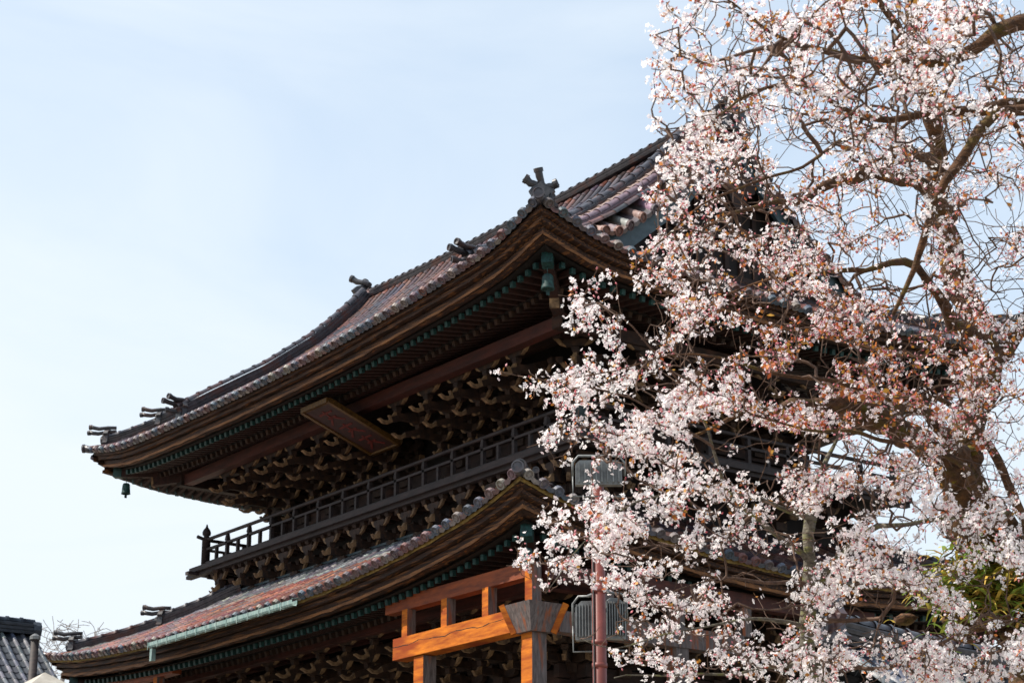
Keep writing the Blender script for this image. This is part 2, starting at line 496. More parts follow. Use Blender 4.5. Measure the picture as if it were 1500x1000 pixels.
class Roof:
    def __init__(s, u0, u1, v0, v1, prof, lt, amp_n, amp_f):
        s.u0, s.u1, s.v0, s.v1 = u0, u1, v0, v1
        s.prof, s.lt, s.an, s.af = smooth_tab(prof), lt, amp_n, amp_f
    def lift(s, side, a):
        if side in ('front', 'back'):
            return s.an * interp(a - s.u0, s.lt) + s.af * interp(s.u1 - a, s.lt) + 0.02 * (38 - a) * (1 if s.prof[0][1] > 10 else 0.4)
        amp = s.an if side == 'near' else s.af
        return amp * (interp(a - s.v0, s.lt) + interp(s.v1 - a, s.lt)) + (0.15 if side == 'near' else -0.34) * (1 if s.prof[0][1] > 10 else 0.4)
    def pt(s, side, a, d, dz=0.0, base=None, fl=3.0):
        """a along the eave, d inward. base: flat profile function for soffit work"""
        z = (interp(d, s.prof) if base is None else base(d)) + s.lift(side, a) * max(0.0, 1 - d / fl) ** 1.25 + dz
        if d < 0: z -= 0.0
        if side == 'front': return P(a, s.v0 + d, z)
        if side == 'back': return P(a, s.v1 - d, z)
        if side == 'near': return P(s.u0 + d, a, z)
        return P(s.u1 - d, a, z)
    def rng(s, side):
        return (s.u0, s.u1) if side in ('front', 'back') else (s.v0, s.v1)

RU = Roof(28.35, 47.65, 21.5, 35.1, [(-0.2,13.30), (0,13.38), (1.4,14.22), (2.6,15.00), (3.6,15.64), (4.5,16.32), (5.2,16.90), (6.2,17.86), (6.85,18.55)], LIFT_U, 0.86, 0.55)
RL = Roof(28.2, 48.0, 20.9, 35.7, [(-0.2,7.86), (0,7.95), (1.0,8.42), (1.8,8.84), (2.8,9.38), (3.6,9.84)], LIFT_L, 1.02, 0.52)
G = 2.1    # eave corner to verge

# --- roof surfaces
def hip_dmax(R, side, top, verge=False):
    a0, a1 = R.rng(side)
    def f(a):
        t = min(a - a0, a1 - a)
        if verge and t >= G - 0.05: return top
        return min(top, max(0, t - 0.02))
    return f
for side in ('front', 'back', 'near', 'far'):
    mb = MB()
    a0, a1 = RU.rng(side)
    if side in ('front', 'back'):
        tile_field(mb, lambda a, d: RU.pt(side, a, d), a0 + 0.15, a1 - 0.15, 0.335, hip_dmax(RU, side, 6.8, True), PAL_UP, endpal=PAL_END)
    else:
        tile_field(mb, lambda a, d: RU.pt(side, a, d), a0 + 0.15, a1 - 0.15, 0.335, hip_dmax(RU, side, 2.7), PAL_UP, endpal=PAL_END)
    tag(mb.build('upper_roof_slope', [M_TILE, M_TILEEND], gate))
for side in ('front', 'back', 'near', 'far'):
    mb = MB()
    a0, a1 = RL.rng(side)
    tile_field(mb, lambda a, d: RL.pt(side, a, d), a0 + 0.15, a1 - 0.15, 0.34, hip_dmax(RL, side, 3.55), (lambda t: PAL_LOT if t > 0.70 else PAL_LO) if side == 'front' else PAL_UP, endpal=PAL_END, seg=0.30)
    mb.build('lower_roof_slope', [M_TILE, M_TILEEND], gate)

# --- verge tiles, bargeboards and gable walls
for end in (0, 1):
    ue = RU.u0 + G - 0.28 if end == 0 else RU.u1 - G + 0.28
    sgn = 1 if end == 0 else -1
    for back in (0, 1):
        mb = MB()
        def sf(a, d, sgn=sgn, ue=ue, back=back):
            dd = a
            dr = max(0.15, min(1, (dd - 2.3) / 1.1)) * 0.62
            z = interp(dd, RU.prof) + 0.02 - dr * max(0.0, 0.72 - d) + RU.lift('front', ue) * max(0, 1 - dd / 3.0) ** 1.25
            return P(ue + sgn * d, (RU.v0 + dd) if not back else (RU.v1 - dd), z)
        tile_field(mb, sf, 2.35, 6.7, 0.33, lambda a: 0.74, PAL_VERGE, seg=0.76, r=0.10, endpal=PAL_UP)
        # two rolls of ridge tiles along the verge
        for off, hh in ((0.74, 0.12), (0.98, 0.14)):
            pts = [sf(2.3 + 4.5 * k / 16, off) + Vector((0, 0, hh * 0.3)) for k in range(17)]
            mb.col = random.choice(PAL_VERGE)
            ridge(mb, pts, 0.26, hh, 0.10, seg=0.34, layers=2)
        mb.build('verge_tiles', [M_TILE, M_TILEEND], gate)
        # bargeboard
        mb = MB()
        for k in range(20):
            d0, d1 = 2.0 + 4.8 * k / 20, 2.0 + 4.8 * (k + 1) / 20
            a, b = sf(d0, 0.16), sf(d1, 0.16)
            w0 = 0.36 + 0.25 * (1 - k / 20)
            t = Vector((0, 0.09, 0))
            A = [a - Vector((0,0,0.05)), b - Vector((0,0,0.05)), b - Vector((0,0,0.05 + w0)), a - Vector((0,0,0.05 + w0 + 0.013))]
            mb.add([p - t*0.5 for p in A] + [p + t*0.5 for p in A], [(0,1,2,3), (7,6,5,4), (0,4,5,1), (3,2,6,7), (1,5,6,2), (0,3,7,4)])
        mb.build('bargeboard', M_LEAD, gate)
    # gable wall
    mb = MB()
    uw = ue + sgn * 0.55
    prof = [(RU.v0 + d, interp(d, RU.prof) - 0.08) for d in (2.6, 3.6, 4.5, 5.2, 6.2, 6.8)]
    o = prof + [(2 * 28.3 - v, z) for v, z in reversed(prof)]
    o = [(v, z) for v, z in o]
    poly = [P(uw, v, z) for v, z in o] + [P(uw, 35.1 - 2.6, 14.2), P(uw, RU.v0 + 2.6, 14.2)]
    n = len(poly); t = Vector((0, 0.12 * sgn, 0))
    mb.add(poly + [p + t for p in poly], [tuple(range(n)), tuple(range(2*n-1, n-1, -1))] + [(i, (i+1) % n, n + (i+1) % n, n + i) for i in range(n)])
    mb.build('gable_wall', M_DARK, gate)
    mb = MB()
    for k in range(-8, 9):
        v = 28.3 + k * 0.42
        zt = interp(6.8 - abs(k) * 0.42, RU.prof) - 0.25
        if zt > 14.6: mb.boxg(uw - sgn*0.06, uw - sgn*0.003, v - 0.06, v + 0.06, 14.3, zt)
    for z in (15.0, 15.9, 16.8):
        hw = (17.9 - z) * 1.28
        mb.boxg(uw - sgn*0.10, uw - sgn*0.062, 28.3 - hw, 28.3 + hw, z - 0.07, z + 0.07)
    # gegyo pendant
    mb.prism([(0,0.9),(0.35,0.5),(0.55,0.45),(0.5,0.15),(0.3,0.05),(0.15,-0.25),(0,-0.4),(-0.15,-0.25),(-0.3,0.05),(-0.5,0.15),(-0.55,0.45),(-0.35,0.5)],
             P(ue + sgn*0.12, 28.3, 16.75), Vector((1,0,0)), Vector((0,0,1)), 0.10)
    mb.build('gable_lattice', M_WOOD, gate)

# --- ridges
def surf_line(R, side, fn, n=14, dz=0.06):
    return [R.pt(side, *fn(i / (n-1)), dz) for i in range(n)]
mb = MB()
pts = []
for i in range(25):
    t = i / 24
    u = 30.35 + (45.3 - 30.35) * t
    pts.append(P(u, 28.3, 18.45 + 0.16 * abs(2*t - 1) ** 3 + 0.015 * (38-u)))
ridge(mb, pts, 0.60, 0.24, 0.12, layers=3)
mb.build('main_ridge', M_RIDGE, gate)
# descending ridges parallel to the verges
def kud(u, side, d0=0.62):
    mb = MB()
    pts = [RU.pt(side, u, d0 + (6.6 - d0) * k / 20, 0.08) for k in range(21)]
    ridge(mb, pts, 0.36, 0.30, 0.10, layers=4, seg=0.36)
    mb.build('descending_ridge', M_RIDGE, gate)
    mb = MB()
    out = Vector((-1, 0, 0)) if side == 'front' else Vector((1, 0, 0))
    oni(mb, RU.pt(side, u, d0, 0.02), out, 0.56, 0.42, tubes=((-0.05, 0.30, 0.42), (0.03, 0.12, 0.50), (0.10, -0.22, 0.36)), tr=0.062, disc=False)
    mb.build('ridge_end_tile', M_ONI, gate)
kud(31.45, 'front'); kud(44.75, 'front', 1.1); kud(31.45, 'back'); kud(44.75, 'back')
for u, s_ in ((30.35, -1), (45.3, 1)):
    mb = MB()
    oni(mb, P(u, 28.3, 18.3), Vector((0, s_, 0)), 0.80, 0.90, tubes=((0.12, 0.40, 0.40), (-0.22, 0.40, 0.36), (0.42, 0.0, 0.34)), tr=0.085, tilt=0.5)
    mb.build('ridge_end_tile', M_ONI, gate)
# hip ridges
def hip(R, cu, cv, length, w, h, orns, kind):
    su = 1 if cu < 38 else -1; sv = 1 if cv < 28 else -1
    side = 'front' if sv > 0 else 'back'
    def q(t, dz=0.08):
        d = max(0, t); return R.pt(side, cu + su * t, d, dz)
    mb = MB()
    bounds = orns + [length]
    for i, (a, b) in enumerate(zip(bounds, bounds[1:])):
        pts = [q(a + (b - a) * k / 10) for k in range(11)]
        ridge(mb, pts, w * (0.8 + 0.12 * i), h * (0.72 + 0.28 * i), 0.085, layers=3 + i, seg=0.34)
    mb.build('hip_ridge', M_RIDGE, gate)
    for i, a in enumerate(orns):
        mb = MB()
        out = Vector((-sv, -su, 0)).normalized()
        if kind == 'corner' and i == 0:
            oni(mb, q(a, -0.02), out, 0.56, 0.50, tubes=((0.27, 0.24, 0.20), (0.05, 0.40, 0.20), (-0.28, 0.12, 0.14)), tr=0.075, tilt=0.8, ok=0.5)
        elif kind == 'plain' and i == 0:
            oni(mb, q(a, -0.02), out, 0.30, 0.34, tubes=(), disc=False)
            mb.lathe(q(a, 0.20) + out*0.04, [(0.125, 0), (0.125, 0.14), (0.095, 0.14), (0.09, 0.11), (0.04, 0.11), (0.03, 0.13)], 16, out)
        else:
            oni(mb, q(a, 0.03), out, 0.50, 0.42, tubes=((-0.04, 0.32, 0.46), (0.04, 0.12, 0.54)), tr=0.052)
        mb.build('ridge_end_tile', M_ONI, gate)
    # roll tile under the first ornament pointing out of the corner
    mb = MB()
    out = Vector((-sv, -su, 0)).normalized()
    p = q(0.0, 0.03)
    mb.tube([p - out*0.35 + Vector((0,0,-0.02)), p + out*0.02, p + out*0.16 + Vector((0,0,0.03))], [0.09, 0.095, 0.10], 12)
    mb.lathe(p + out*0.15 + Vector((0,0,0.03)), [(0.115, 0), (0.115, 0.05), (0.09, 0.05), (0.085, 0.03)], 14, out)
    mb.build('corner_roll_tile', M_RIDGE, gate)
hip(RU, RU.u0 + 0.02, RU.v0 + 0.02, 2.1, 0.36, 0.26, [0.22, 1.25], 'corner')
hip(RU, RU.u1 - 0.02, RU.v0 + 0.02, 2.1, 0.36, 0.24, [0.32, 1.30], 'far')
hip(RU, RU.u0 + 0.02, RU.v1 - 0.02, 2.1, 0.36, 0.26, [0.30, 1.25], 'far')
hip(RL, RL.u0 + 0.02, RL.v0 + 0.02, 3.5, 0.34, 0.22, [0.16, 1.5], 'plain')
hip(RL, RL.u1 - 0.02, RL.v0 + 0.02, 3.5, 0.34, 0.22, [0.45, 2.05], 'far')
hip(RL, RL.u0 + 0.02, RL.v1 - 0.02, 3.5, 0.34, 0.22, [0.35, 1.5], 'far')
# flashing where the lower roof meets the balcony base
mb = MB()
mb.bar(P(31.3, 24.40, 9.93), P(44.8, 24.40, 9.93), 0.16, 0.05)
mb.build('wall_flashing', M_LEAD, gate)

# --- eave boards, soffit, rafters
M_LIP = mat('painted_sunlit_edge', (0.040,0.014,0.005), (0.27,0.11,0.032), scale=3, rough=0.7, stretch=(2,0.4,6), bump=0.4)  # lighter tone: sunlight along the board edge is put into the colour
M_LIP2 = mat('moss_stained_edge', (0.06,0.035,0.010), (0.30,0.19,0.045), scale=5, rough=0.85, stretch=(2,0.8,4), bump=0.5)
def eave_boards(R, sides, boards, name, mt=None):
    for side in sides:
        a0, a1 = R.rng(side)
        mb = MB()
        nseg = 48
        for (d0, d1, z0, z1) in boards:
            A = []
            for i in range(nseg + 1):
                s = i / nseg
                s = 0.5 - 0.5 * math.cos(math.pi * s) if False else s
                ao, ai = a0 + d0 + (a1 - a0 - 2*d0) * s, a0 + d1 + (a1 - a0 - 2*d1) * s
                bz = interp(0, R.prof)
                w = lambda aa, dd, dz: R.pt(side, aa, dd, dz, base=lambda d: bz, fl=4.5)
                wob = 0.012 * math.sin(i * 2.7 + z0 * 40) + random.uniform(-0.008, 0.008)
                A += [w(ao, d0, z0), w(ai, d1, z0 + 0.04), w(ai, d1, z1 + 0.04), w(ao, d0, z1 + wob)]
            fs = []
            for i in range(nseg):
                o = i * 4
                for k in range(4): fs.append((o+k, o+(k+1) % 4, o+4+(k+1) % 4, o+4+k))
            mb.add(A, fs)
        mb.build(name, mt or M_BOARD, gate)
BO = [(0.08, 0.46, -0.02, -0.12), (0.17, 0.52, -0.125, -0.21), (0.30, 0.62, -0.215, -0.40)]
eave_boards(RU, ('front', 'near', 'far', 'back'), BO, 'eave_board')
eave_boards(RL, ('front', 'near', 'far', 'back'), BO, 'eave_board')

eave_boards(RU, ('front', 'near', 'far'), [(0.265, 0.32, -0.335, -0.395)], 'eave_edge_strip', M_LIP)  # added strips, painted bright as if the sun caught the edge
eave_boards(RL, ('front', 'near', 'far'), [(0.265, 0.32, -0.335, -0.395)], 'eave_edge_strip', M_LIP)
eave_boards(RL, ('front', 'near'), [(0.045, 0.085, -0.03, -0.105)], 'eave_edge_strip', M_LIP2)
fly_items, base_items = [], []
def rafters(R, side, sp, body_d, zf=-0.47, fd0=0.60, bd0=1.30):
    ze = interp(0, R.prof)
    a0, a1 = R.rng(side)
    n = int((a1 - a0 - 2 * 0.75) / sp)
    def q(a, d, kind):
        if kind == 0: base = lambda d: ze + zf + 0.20 * (d - fd0)
        else: base = lambda d: ze + zf - 0.005 + 0.34 * (d - bd0)
        return R.pt(side, a, d, 0, base=base, fl=4.5)
    for i in range(n + 1):
        a = a0 + 0.75 + (a1 - a0 - 1.5) * i / n
        t = min(a - a0, a1 - a)
        if t > fd0 + 0.15: fly_items.append((q(a, fd0, 0), q(a, min(2.0, t), 0)))
        if t > bd0 + 0.15: base_items.append((q(a, bd0, 1), q(a, min(body_d, t), 1)))
    # sheathing above
    mb = MB()
    def sheet(dA, dB, kind, up):
        m = 30
        V_ = []
        for i in range(m + 1):
            s = i / m
            for d in (dA, dB):
                V_.append(q(a0 + d + (a1 - a0 - 2*d) * s, d, kind) + Vector((0,0,up)))
        mb.add(V_, [(2*i, 2*i+1, 2*i+3, 2*i+2) for i in range(m)])
        mb.add([p + Vector((0,0,0.03)) for p in V_], [(2*i, 2*i+2, 2*i+3, 2*i+1) for i in range(m)])
    sheet(0.45, 1.42, 0, 0.075); sheet(1.40, body_d, 1, 0.075)
    # batten between the two rows
    for i in range(40):
        s0, s1 = i / 40, (i + 1) / 40
        L = a1 - a0 - 2 * (bd0 + 0.02)
        A0, A1 = a0 + bd0 + 0.02 + L * s0, a0 + bd0 + 0.02 + L * s1
        mb.bar(q(A0, bd0 + 0.06, 1) + Vector((0,0,0.085)), q(A1, bd0 + 0.06, 1) + Vector((0,0,0.085)), 0.10, 0.05)
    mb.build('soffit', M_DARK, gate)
for side in ('front', 'near', 'far'):
    rafters(RU, side, 0.245, 3.9 if side == 'front' else 3.5)
    rafters(RL, side, 0.245, 3.5 if side == 'front' else 3.2, zf=-0.50)
eye = Vector((0, 0, CAMZ))
def emit_rafters(items, name, capmat, w=0.085, h=0.105):
    near, rest = nearest_split(items, lambda it: (it[0] - eye).length)
    def put(mb, it):
        a, b = it
        d = (b - a).normalized()
        mb.mi = 0; mb.bar(a + d*0.075, b, w, h)
        mb.mi = 1; mb.bar(a, a + d*0.08, w + 0.008, h + 0.008)
    for it in near:
        mb = MB(); put(mb, it); mb.build(name, [M_RAFT, capmat], gate)
    if rest:
        mb = MB()
        for it in rest: put(mb, it)
        tag(mb.build(name, [M_RAFT, capmat], gate), kind='stuff')
emit_rafters(fly_items, 'flying_rafter', M_TEAL)
emit_rafters(base_items, 'base_rafter', M_BRKT)

# hip rafters with verdigris caps
def hip_rafter(R, cu, cv, zoff, t0, name='hip_rafter'):
    su = 1 if cu < 38 else -1; sv = 1 if cv < 28 else -1
    ze = interp(0, R.prof); side = 'front' if sv > 0 else 'back'
    l0 = R.lift(side, cu + su*t0)
    a = P(cu + su*t0, cv + sv*t0, ze + zoff + l0 * 0.9)
    b = P(cu + su*1.9, cv + sv*1.9, ze + zoff + 0.15)
    c = P(cu + su*3.6, cv + sv*3.6, ze + zoff + 0.65)
    d = (b - a).normalized()
    mb = MB(); mb.bar(a + d*0.2, b, 0.20, 0.26); mb.bar(b, c, 0.20, 0.26)
    o = mb.build(name, M_RAFT, gate)
    mb = MB(); mb.bar(a, a + d*0.22, 0.215, 0.275)
    mb.build('end_cap', M_TEAL, o)
    e = P(cu + su*(t0+0.72), cv + sv*(t0+0.72), ze + zoff + l0*0.45 - 0.18)
    f_ = P(cu + su*3.2, cv + sv*3.2, ze + zoff + 0.25)
    d = (f_ - e).normalized()
    mb = MB(); mb.bar(e + d*0.05, f_, 0.18, 0.22)
    o = mb.build(name, M_RAFT, gate)
    mb = MB(); mb.bar(e, e + d*0.055, 0.19, 0.23)
    mb.build('end_cap', M_PALE, o)
    return a + d*0.12
tipU = hip_rafter(RU, RU.u0, RU.v0, -0.55, 0.62)
tipF = hip_rafter(RU, RU.u1, RU.v0, -0.50, 0.50)
hip_rafter(RU, RU.u0, RU.v1, -0.52, 0.45)
tipL = hip_rafter(RL, RL.u0, RL.v0, -0.60, 0.55)
hip_rafter(RL, RL.u1, RL.v0, -0.55, 0.45)
hip_rafter(RL, RL.u0, RL.v1, -0.55, 0.45)

def bell(pos, label, s=1.0):
    t = thing('wind_bell', label, 'bell', 'bronze wind bells hung from the hip rafters')
    pos = Vector(pos)
    mb = MB(); mb.tube([pos, pos - Vector((0.01,0,0.07*s)), pos - Vector((0,0,0.14*s))], 0.008, 5)
    mb.build('hook', M_TEAL, t)
    mb = MB()
    c = pos - Vector((0,0,0.14*s))
    pr = [(0.02,0), (0.06,-0.01), (0.082,-0.04), (0.086,-0.08), (0.09,-0.15), (0.098,-0.22), (0.105,-0.25), (0.09,-0.25), (0.08,-0.12), (0.02,-0.05)]
    mb.smooth = True
    mb.lathe(c, [(r*s, h*s) for r, h in pr], 16)
    mb.build('bell_body', M_TEAL, t)
    mb = MB(); mb.tube([c - Vector((0,0,0.05*s)), c - Vector((0,0,0.26*s))], 0.006, 5)
    mb.boxw(tuple(c + Vector((-0.03,-0.003,-0.34))*s), tuple(c + Vector((0.03,0.003,-0.26))*s))
    mb.build('clapper', M_TEAL, t)
bell(tipU + Vector((-0.02,-0.02,-0.15)), 'turquoise bronze bell under the near corner of the upper roof', 1.25)
bell(tipF + Vector((0.15,-0.15,-0.14)), 'dark bronze bell hanging from the far left upper roof corner against the sky', 1.15)
bell(tipL + Vector((-0.02,-0.02,-0.15)), 'turquoise bronze bell under the near lower roof corner above the timber frame', 1.2)

# --- purlins and beams
mb = MB()
mb.boxg(30.0, 46.0, 23.28, 23.52, 12.72, 12.98)
mb.build('eave_purlin', M_RED, gate)
mb = MB()
mb.boxg(30.0, 30.24, 23.2, 33.5, 12.70, 12.96)
mb.boxg(45.76, 46.0, 23.2, 33.5, 12.70, 12.96)
mb.boxg(30.5, 45.5, 24.35, 24.55, 13.05, 13.2)
mb.build('eave_purlin', M_WOOD, gate)
mb = MB()
mb.boxg(29.6, 46.4, 22.62, 22.86, 7.42, 7.68)
mb.boxg(29.6, 29.84, 22.5, 34.0, 7.40, 7.66)
mb.boxg(46.16, 46.4, 22.5, 34.0, 7.40, 7.66)
mb.boxg(30.4, 45.6, 23.6, 23.8, 7.6, 7.8)
mb.build('eave_purlin', M_RED, gate)

# --- bodies
def body(u0, u1, v0, v1, z0, z1, nb, nd, name):
    mb = MB()
    mb.boxg(u0 + 0.08, u1 - 0.08, v0 + 0.10, v0 + 0.16, z0, z1); mb.boxg(u0 + 0.08, u1 - 0.08, v1 - 0.16, v1 - 0.10, z0, z1)
    mb.boxg(u0 + 0.10, u0 + 0.16, v0 + 0.161, v1 - 0.161, z0, z1); mb.boxg(u1 - 0.16, u1 - 0.10, v0 + 0.161, v1 - 0.161, z0, z1)
    # panel battens
    k = 0
    u = u0 + 0.35
    while u < u1 - 0.3:
        mb.boxg(u - 0.02, u + 0.02, v0 + 0.07, v0 + 0.097, z0, z1); u += 0.24
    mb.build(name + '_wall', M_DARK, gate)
    cols = [(u0 + (u1-u0)*i/nb, v) for i in range(nb+1) for v in (v0, v1)] + [(u, v0 + (v1-v0)*j/nd) for j in range(1, nd) for u in (u0, u1)]
    for u, v in cols:
        mb = MB(); p = P(u, v, z0)
        mb.smooth = True
        mb.lathe(p, [(0.2, 0), (0.2, z1 - z0)], 14)
        mb.build('column', M_WOOD, gate)
    mb = MB()
    for z in ((z0 + 0.15), (z1 - 0.35), (z1 - 0.05)):
        hh = 0.13
        mb.boxg(u0 - 0.45, u1 + 0.45, v0 - 0.09, v0 + 0.09, z - hh, z + hh - 0.004)
        mb.boxg(u0 - 0.45, u1 + 0.45, v1 - 0.09, v1 + 0.09, z - hh, z + hh - 0.004)
        mb.boxg(u0 - 0.085, u0 + 0.085, v0 - 0.45, v1 + 0.45, z - hh + 0.006, z + hh + 0.006)
        mb.boxg(u1 - 0.085, u1 + 0.085, v0 - 0.45, v1 + 0.45, z - hh + 0.006, z + hh + 0.006)
    mb.build('tie_beam', M_WOOD, gate)
body(31.9, 44.1, 25.4, 31.2, 10.6, 11.6, 5, 2, 'upper')
body(31.4, 44.7, 24.6, 32.0, -1.25, 6.3, 5, 2, 'lower')
mb = MB()
mb.boxg(32.0, 44.0, 25.55, 31.05, 11.55, 13.6)
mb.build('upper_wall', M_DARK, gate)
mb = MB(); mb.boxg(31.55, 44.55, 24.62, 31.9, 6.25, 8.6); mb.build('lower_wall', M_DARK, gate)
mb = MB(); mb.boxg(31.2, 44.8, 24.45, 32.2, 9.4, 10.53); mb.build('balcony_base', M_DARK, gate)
mb = MB(); mb.boxg(30.4, 45.7, 23.6, 33.0, -1.6, -1.25); mb.build('stone_base', M_STONE, gate)

# --- bracket complexes: local +x outward, y lateral
def arm(mb, c, L, ax, h=0.17, w=0.11, pale=True):
    """boat shaped arm centred at c along ax, curved up at both ends"""
    Z = Vector((0,0,1)); ax = Vector(ax)
    o = [(-L, h), (-L, h*0.50), (-L*0.90, h*0.22), (-L*0.72, h*0.04), (-L*0.5, 0), (L*0.5, 0), (L*0.72, h*0.04), (L*0.90, h*0.22), (L, h*0.50), (L, h)]
    mb.mi = 0; mb.prism(o, c, ax, Z, w)
    if pale:
        mb.mi = 1
        for s in (-1, 1):
            q = [(s*(L+0.004), h+0.003), (s*(L+0.004), h*0.50), (s*L*0.90, h*0.19), (s*L*0.80, h*0.08), (s*L*0.87, h*0.34), (s*(L-0.045), h*0.60), (s*(L-0.048), h+0.003)]
            mb.prism(q, c, ax, Z, w + 0.008)
    mb.mi = 0
def varm(mb, c, L, h=0.26, w=0.09):
    """steep boat arm whose two horns are painted"""
    ax = Vector((0,1,0)); Z = Vector((0,0,1))
    mb.mi = 0
    mb.prism([(-L*0.62, 0.10), (-L*0.40, 0), (L*0.40, 0), (L*0.62, 0.10), (L*0.45, 0.15), (-L*0.45, 0.15)], c, ax, Z, w)
    mb.mi = 1
    for s in (-1, 1):
        mb.prism([(s*L*0.42, 0.0), (s*L*0.72, 0.05), (s*L, h*0.72), (s*L*1.04, h), (s*L*0.88, h), (s*L*0.80, h*0.75), (s*L*0.60, h*0.46), (s*L*0.40, 0.10)], c, ax, Z, w*0.75)
    mb.mi = 0
def block(mb, c, s=0.15, h=0.12):
    c = Vector(c); a = s*0.34; b = s*0.5
    mb.hexa([c + Vector(p) for p in [(-a,-a,0),(a,-a,0),(a,a,0),(-a,a,0),(-b,-b,h*0.5),(b,-b,h*0.5),(b,b,h*0.5),(-b,b,h*0.5)]])
    mb.boxw(tuple(c + Vector((-b,-b,h*0.5+0.002))), tuple(c + Vector((b,b,h))))
def nose(mb, c, L=0.34, h=0.16, w=0.09, drop=0.05):
    """pale carved nose pointing out along +x with an upturned tip"""
    mb.mi = 1
    o = [(0, h), (0, 0.0), (L*0.35, -drop*0.6), (L*0.62, -drop), (L*0.85, -drop*0.5), (L*1.08, h*0.34), (L*0.97, h*0.40), (L*0.80, h*0.24), (L*0.55, h*0.42), (L*0.3, h*0.92)]
    mb.prism(o, c, Vector((1,0,0)), Vector((0,0,1)), w*0.8)
    mb.mi = 0
def make_cluster(K, step, rise, span, name, tails=True):
    mb = MB()
    mb.boxw((-0.16,-0.16,-0.12), (0.16,0.16,0.06))
    for k in range(K):
        z = 0.06 + k * rise
        for j in range(k + 1):
            (varm(mb, (j*step, 0, z), span * 0.40) if (j == k and k > 0) or K == 1 else arm(mb, (j*step, 0, z), span * (0.42 if (j == k) else 0.52), (0,1,0), pale=(j == k - 1)))
            for y in (-0.38, 0, 0.38):
                block(mb, (j*step, y*span, z + 0.172))
        mb.bar((-0.2, 0, z + 0.09), (step*(k+1), 0, z + 0.09), 0.105, 0.15)
        block(mb, (step*(k+1), 0, z + 0.172))
        nose(mb, (step*(k+1) + 0.02, 0, z + 0.02), L=0.20)
    z = 0.06 + K * rise
    varm(mb, (K*step, 0, z), span*0.42)
    for y in (-0.36, 0, 0.36): block(mb, (K*step, y*span, z + 0.172), h=0.10)
    o = mb.build(name, [M_BRKT, M_PALE])
    tl = []
    if tails:
        for (x0, z0, x1, z1) in ((0.3, 0.06+rise*2.1, step*(K-0.35), 0.06+rise*1.05), (0.8, 0.06+rise*3.0, step*(K+0.25), 0.06+rise*1.95)):
            t = MB()
            a, b = Vector((x0, 0, z0 + 0.1)), Vector((x1, 0, z1))
            t.bar(a, b, 0.08, 0.13)
            d = (b - a).normalized(); nn = Vector((-d.z, 0, d.x))
            t.mi = 1
            t.prism([(0, 0.045), (0, -0.055), (0.12, -0.075), (0.24, -0.03), (0.34, 0.09), (0.295, 0.10), (0.21, 0.025), (0.10, 0.0)], b, d, nn, 0.078)
            tl.append(t.build('tail_rafter', [M_BRKT, M_PALE], o))
    return o, tl
def place_clusters(proto, spots):
    o, tl = proto
    for i, (pos, rz) in enumerate(spots):
        M = Matrix.Translation(pos + Vector((random.uniform(-.02,.02), random.uniform(-.02,.02), random.uniform(-.012,.012)))) @ Matrix.Rotation(rz + random.uniform(-.05,.05), 4, 'Z') @ Matrix.Rotation(random.uniform(-.02,.02), 4, 'X')
        if i == 0:
            o.parent = gate; o.matrix_local = M
        else:
            c = link_copy(o, gate, M)
            for t in tl: link_copy(t, c)
FR, NR, FA = math.pi, -math.pi/2, math.pi/2     # outward -x (front), -y (near side), +y (far side)
def ring_spots(u0, u1, v0, v1, z, nf, ns):
    sp = []
    for i in range(nf + 1):
        uu_ = u0 + (u1-u0)*i/nf
        if z > 11 and abs(uu_ - 37.6) < 0.45: continue
        sp.append((P(uu_, v0, z), FR))
    for i in range(ns + 1):
        v = v0 + (v1-v0)*i/ns
        sp.append((P(u0, v, z), NR)); sp.append((P(u1 - (0.75 if z > 11 else 0), v, z), FA))
    for (cu, cv, a) in ((u0, v0, math.radians(-135)), (u1 - (0.75 if z > 11 else 0), v0 + (0.3 if z > 11 else 0), math.radians(135))):
        sp.append((P(cu, cv, z), a))
    return sp
place_clusters(make_cluster(3, 0.60, 0.315, 1.06, 'bracket_complex'), ring_spots(31.9, 44.1, 25.4, 31.2, 11.62, 11, 5))
place_clusters(make_cluster(3, 0.56, 0.315, 1.06, 'bracket_complex'), ring_spots(31.4, 44.7, 24.5, 32.0, 6.35, 12, 6))
place_clusters(make_cluster(1, 0.42, 0.27, 0.90, 'balcony_bracket', tails=False), ring_spots(31.2, 44.9, 24.4, 32.2, 9.86, 13, 7))

# --- balcony
mb = MB()
mb.boxg(29.95, 46.1, 23.72, 23.90, 10.54, 10.66); mb.boxg(29.6, 46.45, 23.82, 23.98, 10.45, 10.537)
mb.boxg(29.97, 30.15, 23.902, 32.9, 10.541, 10.657); mb.boxg(45.92, 46.09, 23.902, 32.9, 10.541, 10.657)
mb.boxg(30.05, 30.22, 23.55, 32.9, 10.454, 10.536); mb.boxg(45.8, 45.97, 23.55, 32.9, 10.454, 10.536)
mb.build('deck_edge_beam', M_DECK, gate)
mb = MB()
mb.boxg(30.16, 45.91, 23.905, 25.5, 10.52, 10.60); mb.boxg(30.16, 31.9, 25.51, 32.8, 10.52, 10.60); mb.boxg(44.1, 45.91, 25.51, 32.8, 10.52, 10.60)
mb.build('balcony_deck', M_DARK, gate)
mb = MB()
i = 0
u = 30.5
while u < 45.8:
    mb.boxg(u - 0.04, u + 0.04, 24.0, 24.6, 10.36, 10.445); u += 0.36
mb.build('deck_joists', M_BRKT, gate)
